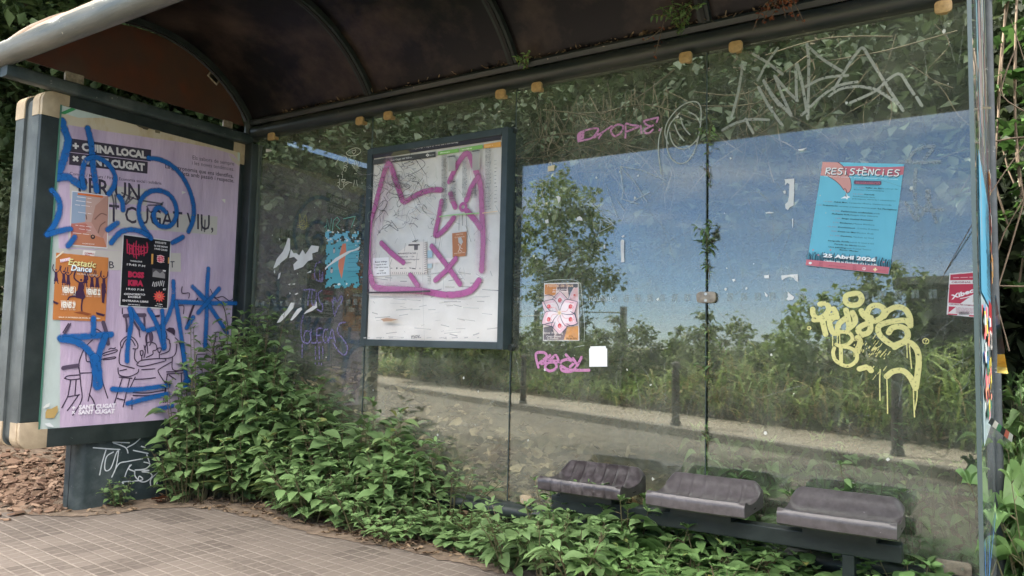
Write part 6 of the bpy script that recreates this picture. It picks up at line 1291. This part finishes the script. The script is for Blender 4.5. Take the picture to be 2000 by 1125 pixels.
tag(s.build('flyer'), 'orange dance flyer with purple dancing silhouettes', 'flyer')
s = flyer([(560, 437), (916, 487), (891, 991), (533, 969)], Bw, paper('#c9c6c8'), .0034); s.poly([(566, 446), (908, 493), (884, 982), (541, 961)], ink('#17151b', rough=.4)); CR = ink('#b02a4c')
for (x, y0, y1) in ((590, 480, 580), (606, 510, 590), (625, 520, 585), (640, 505, 610), (658, 490, 620), (676, 515, 600), (694, 525, 592), (712, 520, 600), (735, 500, 575)): s.stroke([(x, y0), (x+rr.uniform(-5, 5), (y0+y1)/2), (x+2, y1)], .0085, CR, taper=True)
s.strokes([[(590, 512), (650, 530), (742, 538)], [(596, 578), (660, 588), (735, 575)], [(606, 540), (640, 560)], [(660, 545), (690, 570), (720, 548)]], .0055, CR)
TX2 = ink('#cfcacc'); s.text('THORAZINE', (612, 640), (700, 648), TX2, bold=1.5, cap=.008); s.text('19:45 P.M', (588, 668), (722, 682), TX2, bold=1, cap=.012); s.text('BOSS', (597, 752), (714, 760), CR, bold=4, cap=.030); s.text('KIRA', (596, 815), (708, 820), CR, bold=4, cap=.030); s.text('19:00 P.M', (584, 848), (712, 856), TX2, bold=1, cap=.012); s.text('CONCIERTO', (566, 884), (722, 890), TX2, bold=2.5, cap=.010); s.text('DOBLE', (597, 905), (690, 908), TX2, bold=2.5, cap=.010); s.text('ENTRADA LIBRE', (556, 932), (745, 942), TX2, bold=2.5, cap=.010); s.lines((596, 955), (684, 962), 1, TX2, .004, gap=.01)
s.text('DISSABTE', (796, 505), (876, 515), TX2, bold=1.5, cap=.011); s.text('16 DE MAIG', (788, 530), (886, 542), TX2, bold=2, cap=.010); s.text('19:00 23:00', (790, 552), (884, 565), TX2, bold=2, cap=.010)
s.poly([(768, 585), (782, 585), (780, 660), (766, 660)], ink('#d09a52')); s.poly([(890, 610), (900, 612), (898, 655), (888, 655)], ink('#d09a52')); s.disc((835, 622), .0235, ink('#d9c4c4')); s.disc((835, 622), .0215, ink('#c23c54'))
for k in range(4): s.lines((808, 600+14*k), (862, 606+14*k), 1, ink('#eeb9c0'), .004, gap=.012)
s.poly_any([(775, 690), (872, 705), (868, 765), (772, 752)], ink('#4b474c')); s.poly_any([(780, 720), (800, 705), (830, 728), (850, 712), (866, 735), (866, 765), (775, 752)], ink('#8d888a')); s.poly_any([(850, 702), (874, 705), (870, 716), (852, 712)], TX2)
for k in range(7): s.stroke([(775+k*13, 825-rr.uniform(0, 10)), (782+k*13, 795-rr.uniform(0, 20))], .004, TX2, sm=False)
s.text('KT', (852, 850), (872, 852), TX2, bold=3); P = []
for k in range(24):
    r = 46 if k % 2 == 0 else 28; P.append((824+r*math.cos(k*math.pi/12), 897+r*math.sin(k*math.pi/12)))
s.poly_any(P, ink('#d9554e')); s.disc((824, 895), .011, ink('#e08a4a')); s.disc((824, 895), .007, ink('#d0506a')); s.lines((806, 952), (846, 958), 1, TX2, .004, gap=.01); s.lines((792, 966), (850, 972), 1, TX2, .004, gap=.01)
tag(s.build('flyer'), 'black concert flyer with crimson lettering on the lilac poster', 'flyer')

# ================================================================== BENCH
be = thing('bench', 'bench of three brown moulded seats on a dark green beam', 'bench', loc=(0, 0, 0))
b = B(); b.box(2.395, 3.765, -.268, -.205, .238, .298); b.build('beam', M['green_metal'], be, bevel=.005)
for x in (2.545, 3.595): b = B(); b.box(x-.02, x+.02, -.262, -.212, -.01, .2375); b.build('leg', M['green_metal'], be, bevel=.003)
def seat_mesh(ra):
    prof = [(-.365, .334), (-.372, .340), (-.374, .366), (-.372, .380), (-.366, .3885), (-.356, .391), (-.342, .385), (-.318, .366), (-.285, .353), (-.25, .350), (-.215, .354), (-.188, .366), (-.168, .384), (-.150, .408), (-.137, .427), (-.127, .4355), (-.118, .4345), (-.111, .425), (-.108, .36), (-.110, .334)]
    n = 110; V = []; Fc = []; m = len(prof); mi = []
    ribs = [-.66, -.40, -.13, .13, .40, .66]
    for i in range(n+1):
        sx = -1+2*i/n; sx = math.copysign(abs(sx)**.9, sx); e = max(0, (abs(sx)-.80)/.20); x = sx*.192
        bump = sum(math.exp(-((sx-r)/.022)**2) for r in ribs)
        bow = .010*(1-sx*sx)
        for k, (y, z) in enumerate(prof):
            up = max(0, (z-.395)/.036) if y > -.2 else 0
            z2 = z-.030*e*e*up; y2 = y
            if 6 <= k <= 11: z2 += max(0, .389-.02*0-z)*e**3*.55
            if k <= 5: y2 = y-bow
            if k == 4 or k == 3: z2 -= .004*e*e
            if 10 <= k <= 14: z2 += ra*.0030*bump; y2 -= ra*.0030*bump
            if 1 <= k <= 3: y2 += ra*.0022*bump
            if 5 <= k <= 9: z2 -= .0025*(1-sx*sx)
            V.append((x, y2, z2))
    for i in range(n):
        for k in range(m-1): Fc.append((i*m+k, (i+1)*m+k, (i+1)*m+k+1, i*m+k+1))
        Fc.append((i*m+m-1, (i+1)*m+m-1, (i+1)*m, i*m))
    Fc += [tuple(range(m)), tuple(range(n*m+m-1, n*m-1, -1))]
    return V, Fc
seat0 = None
for i, (x, m_) in enumerate(((2.578, 'seat_dark'), (3.072, 'seat'), (3.570, 'seat'))):
    SV, SF = seat_mesh((1.0, .55, .18)[i]); b = B(); b.v = [(p[0]+x, p[1], p[2]) for p in SV]; b.f = list(SF); b.mi = [0]*len(SF)
    so_ = b.build('seat', M[m_], be, smooth=True)
    b = B()
    for dx in (-.022, 0, .022): b.tube([(x+dx+.02, -.252, .3482), (x+dx+.02, -.252, .3466)], [.0052, .0052], 10)
    b.build('drain_holes', M['black'], so_)
    b = B(); b.box(x-.12, x+.12, -.30, -.17, .2985, .334); b.build('bracket', M['green_metal'], so_)
    b = B(); b.box(x+.1915, x+.1928, -.245, -.215, .347, .351); b.build('slot', M['black'], so_)
    so_['label'] = ('darker glossy seat with clear ribs', 'grey brown seat with faint ribs', 'grey brown seat worn almost smooth')[i]
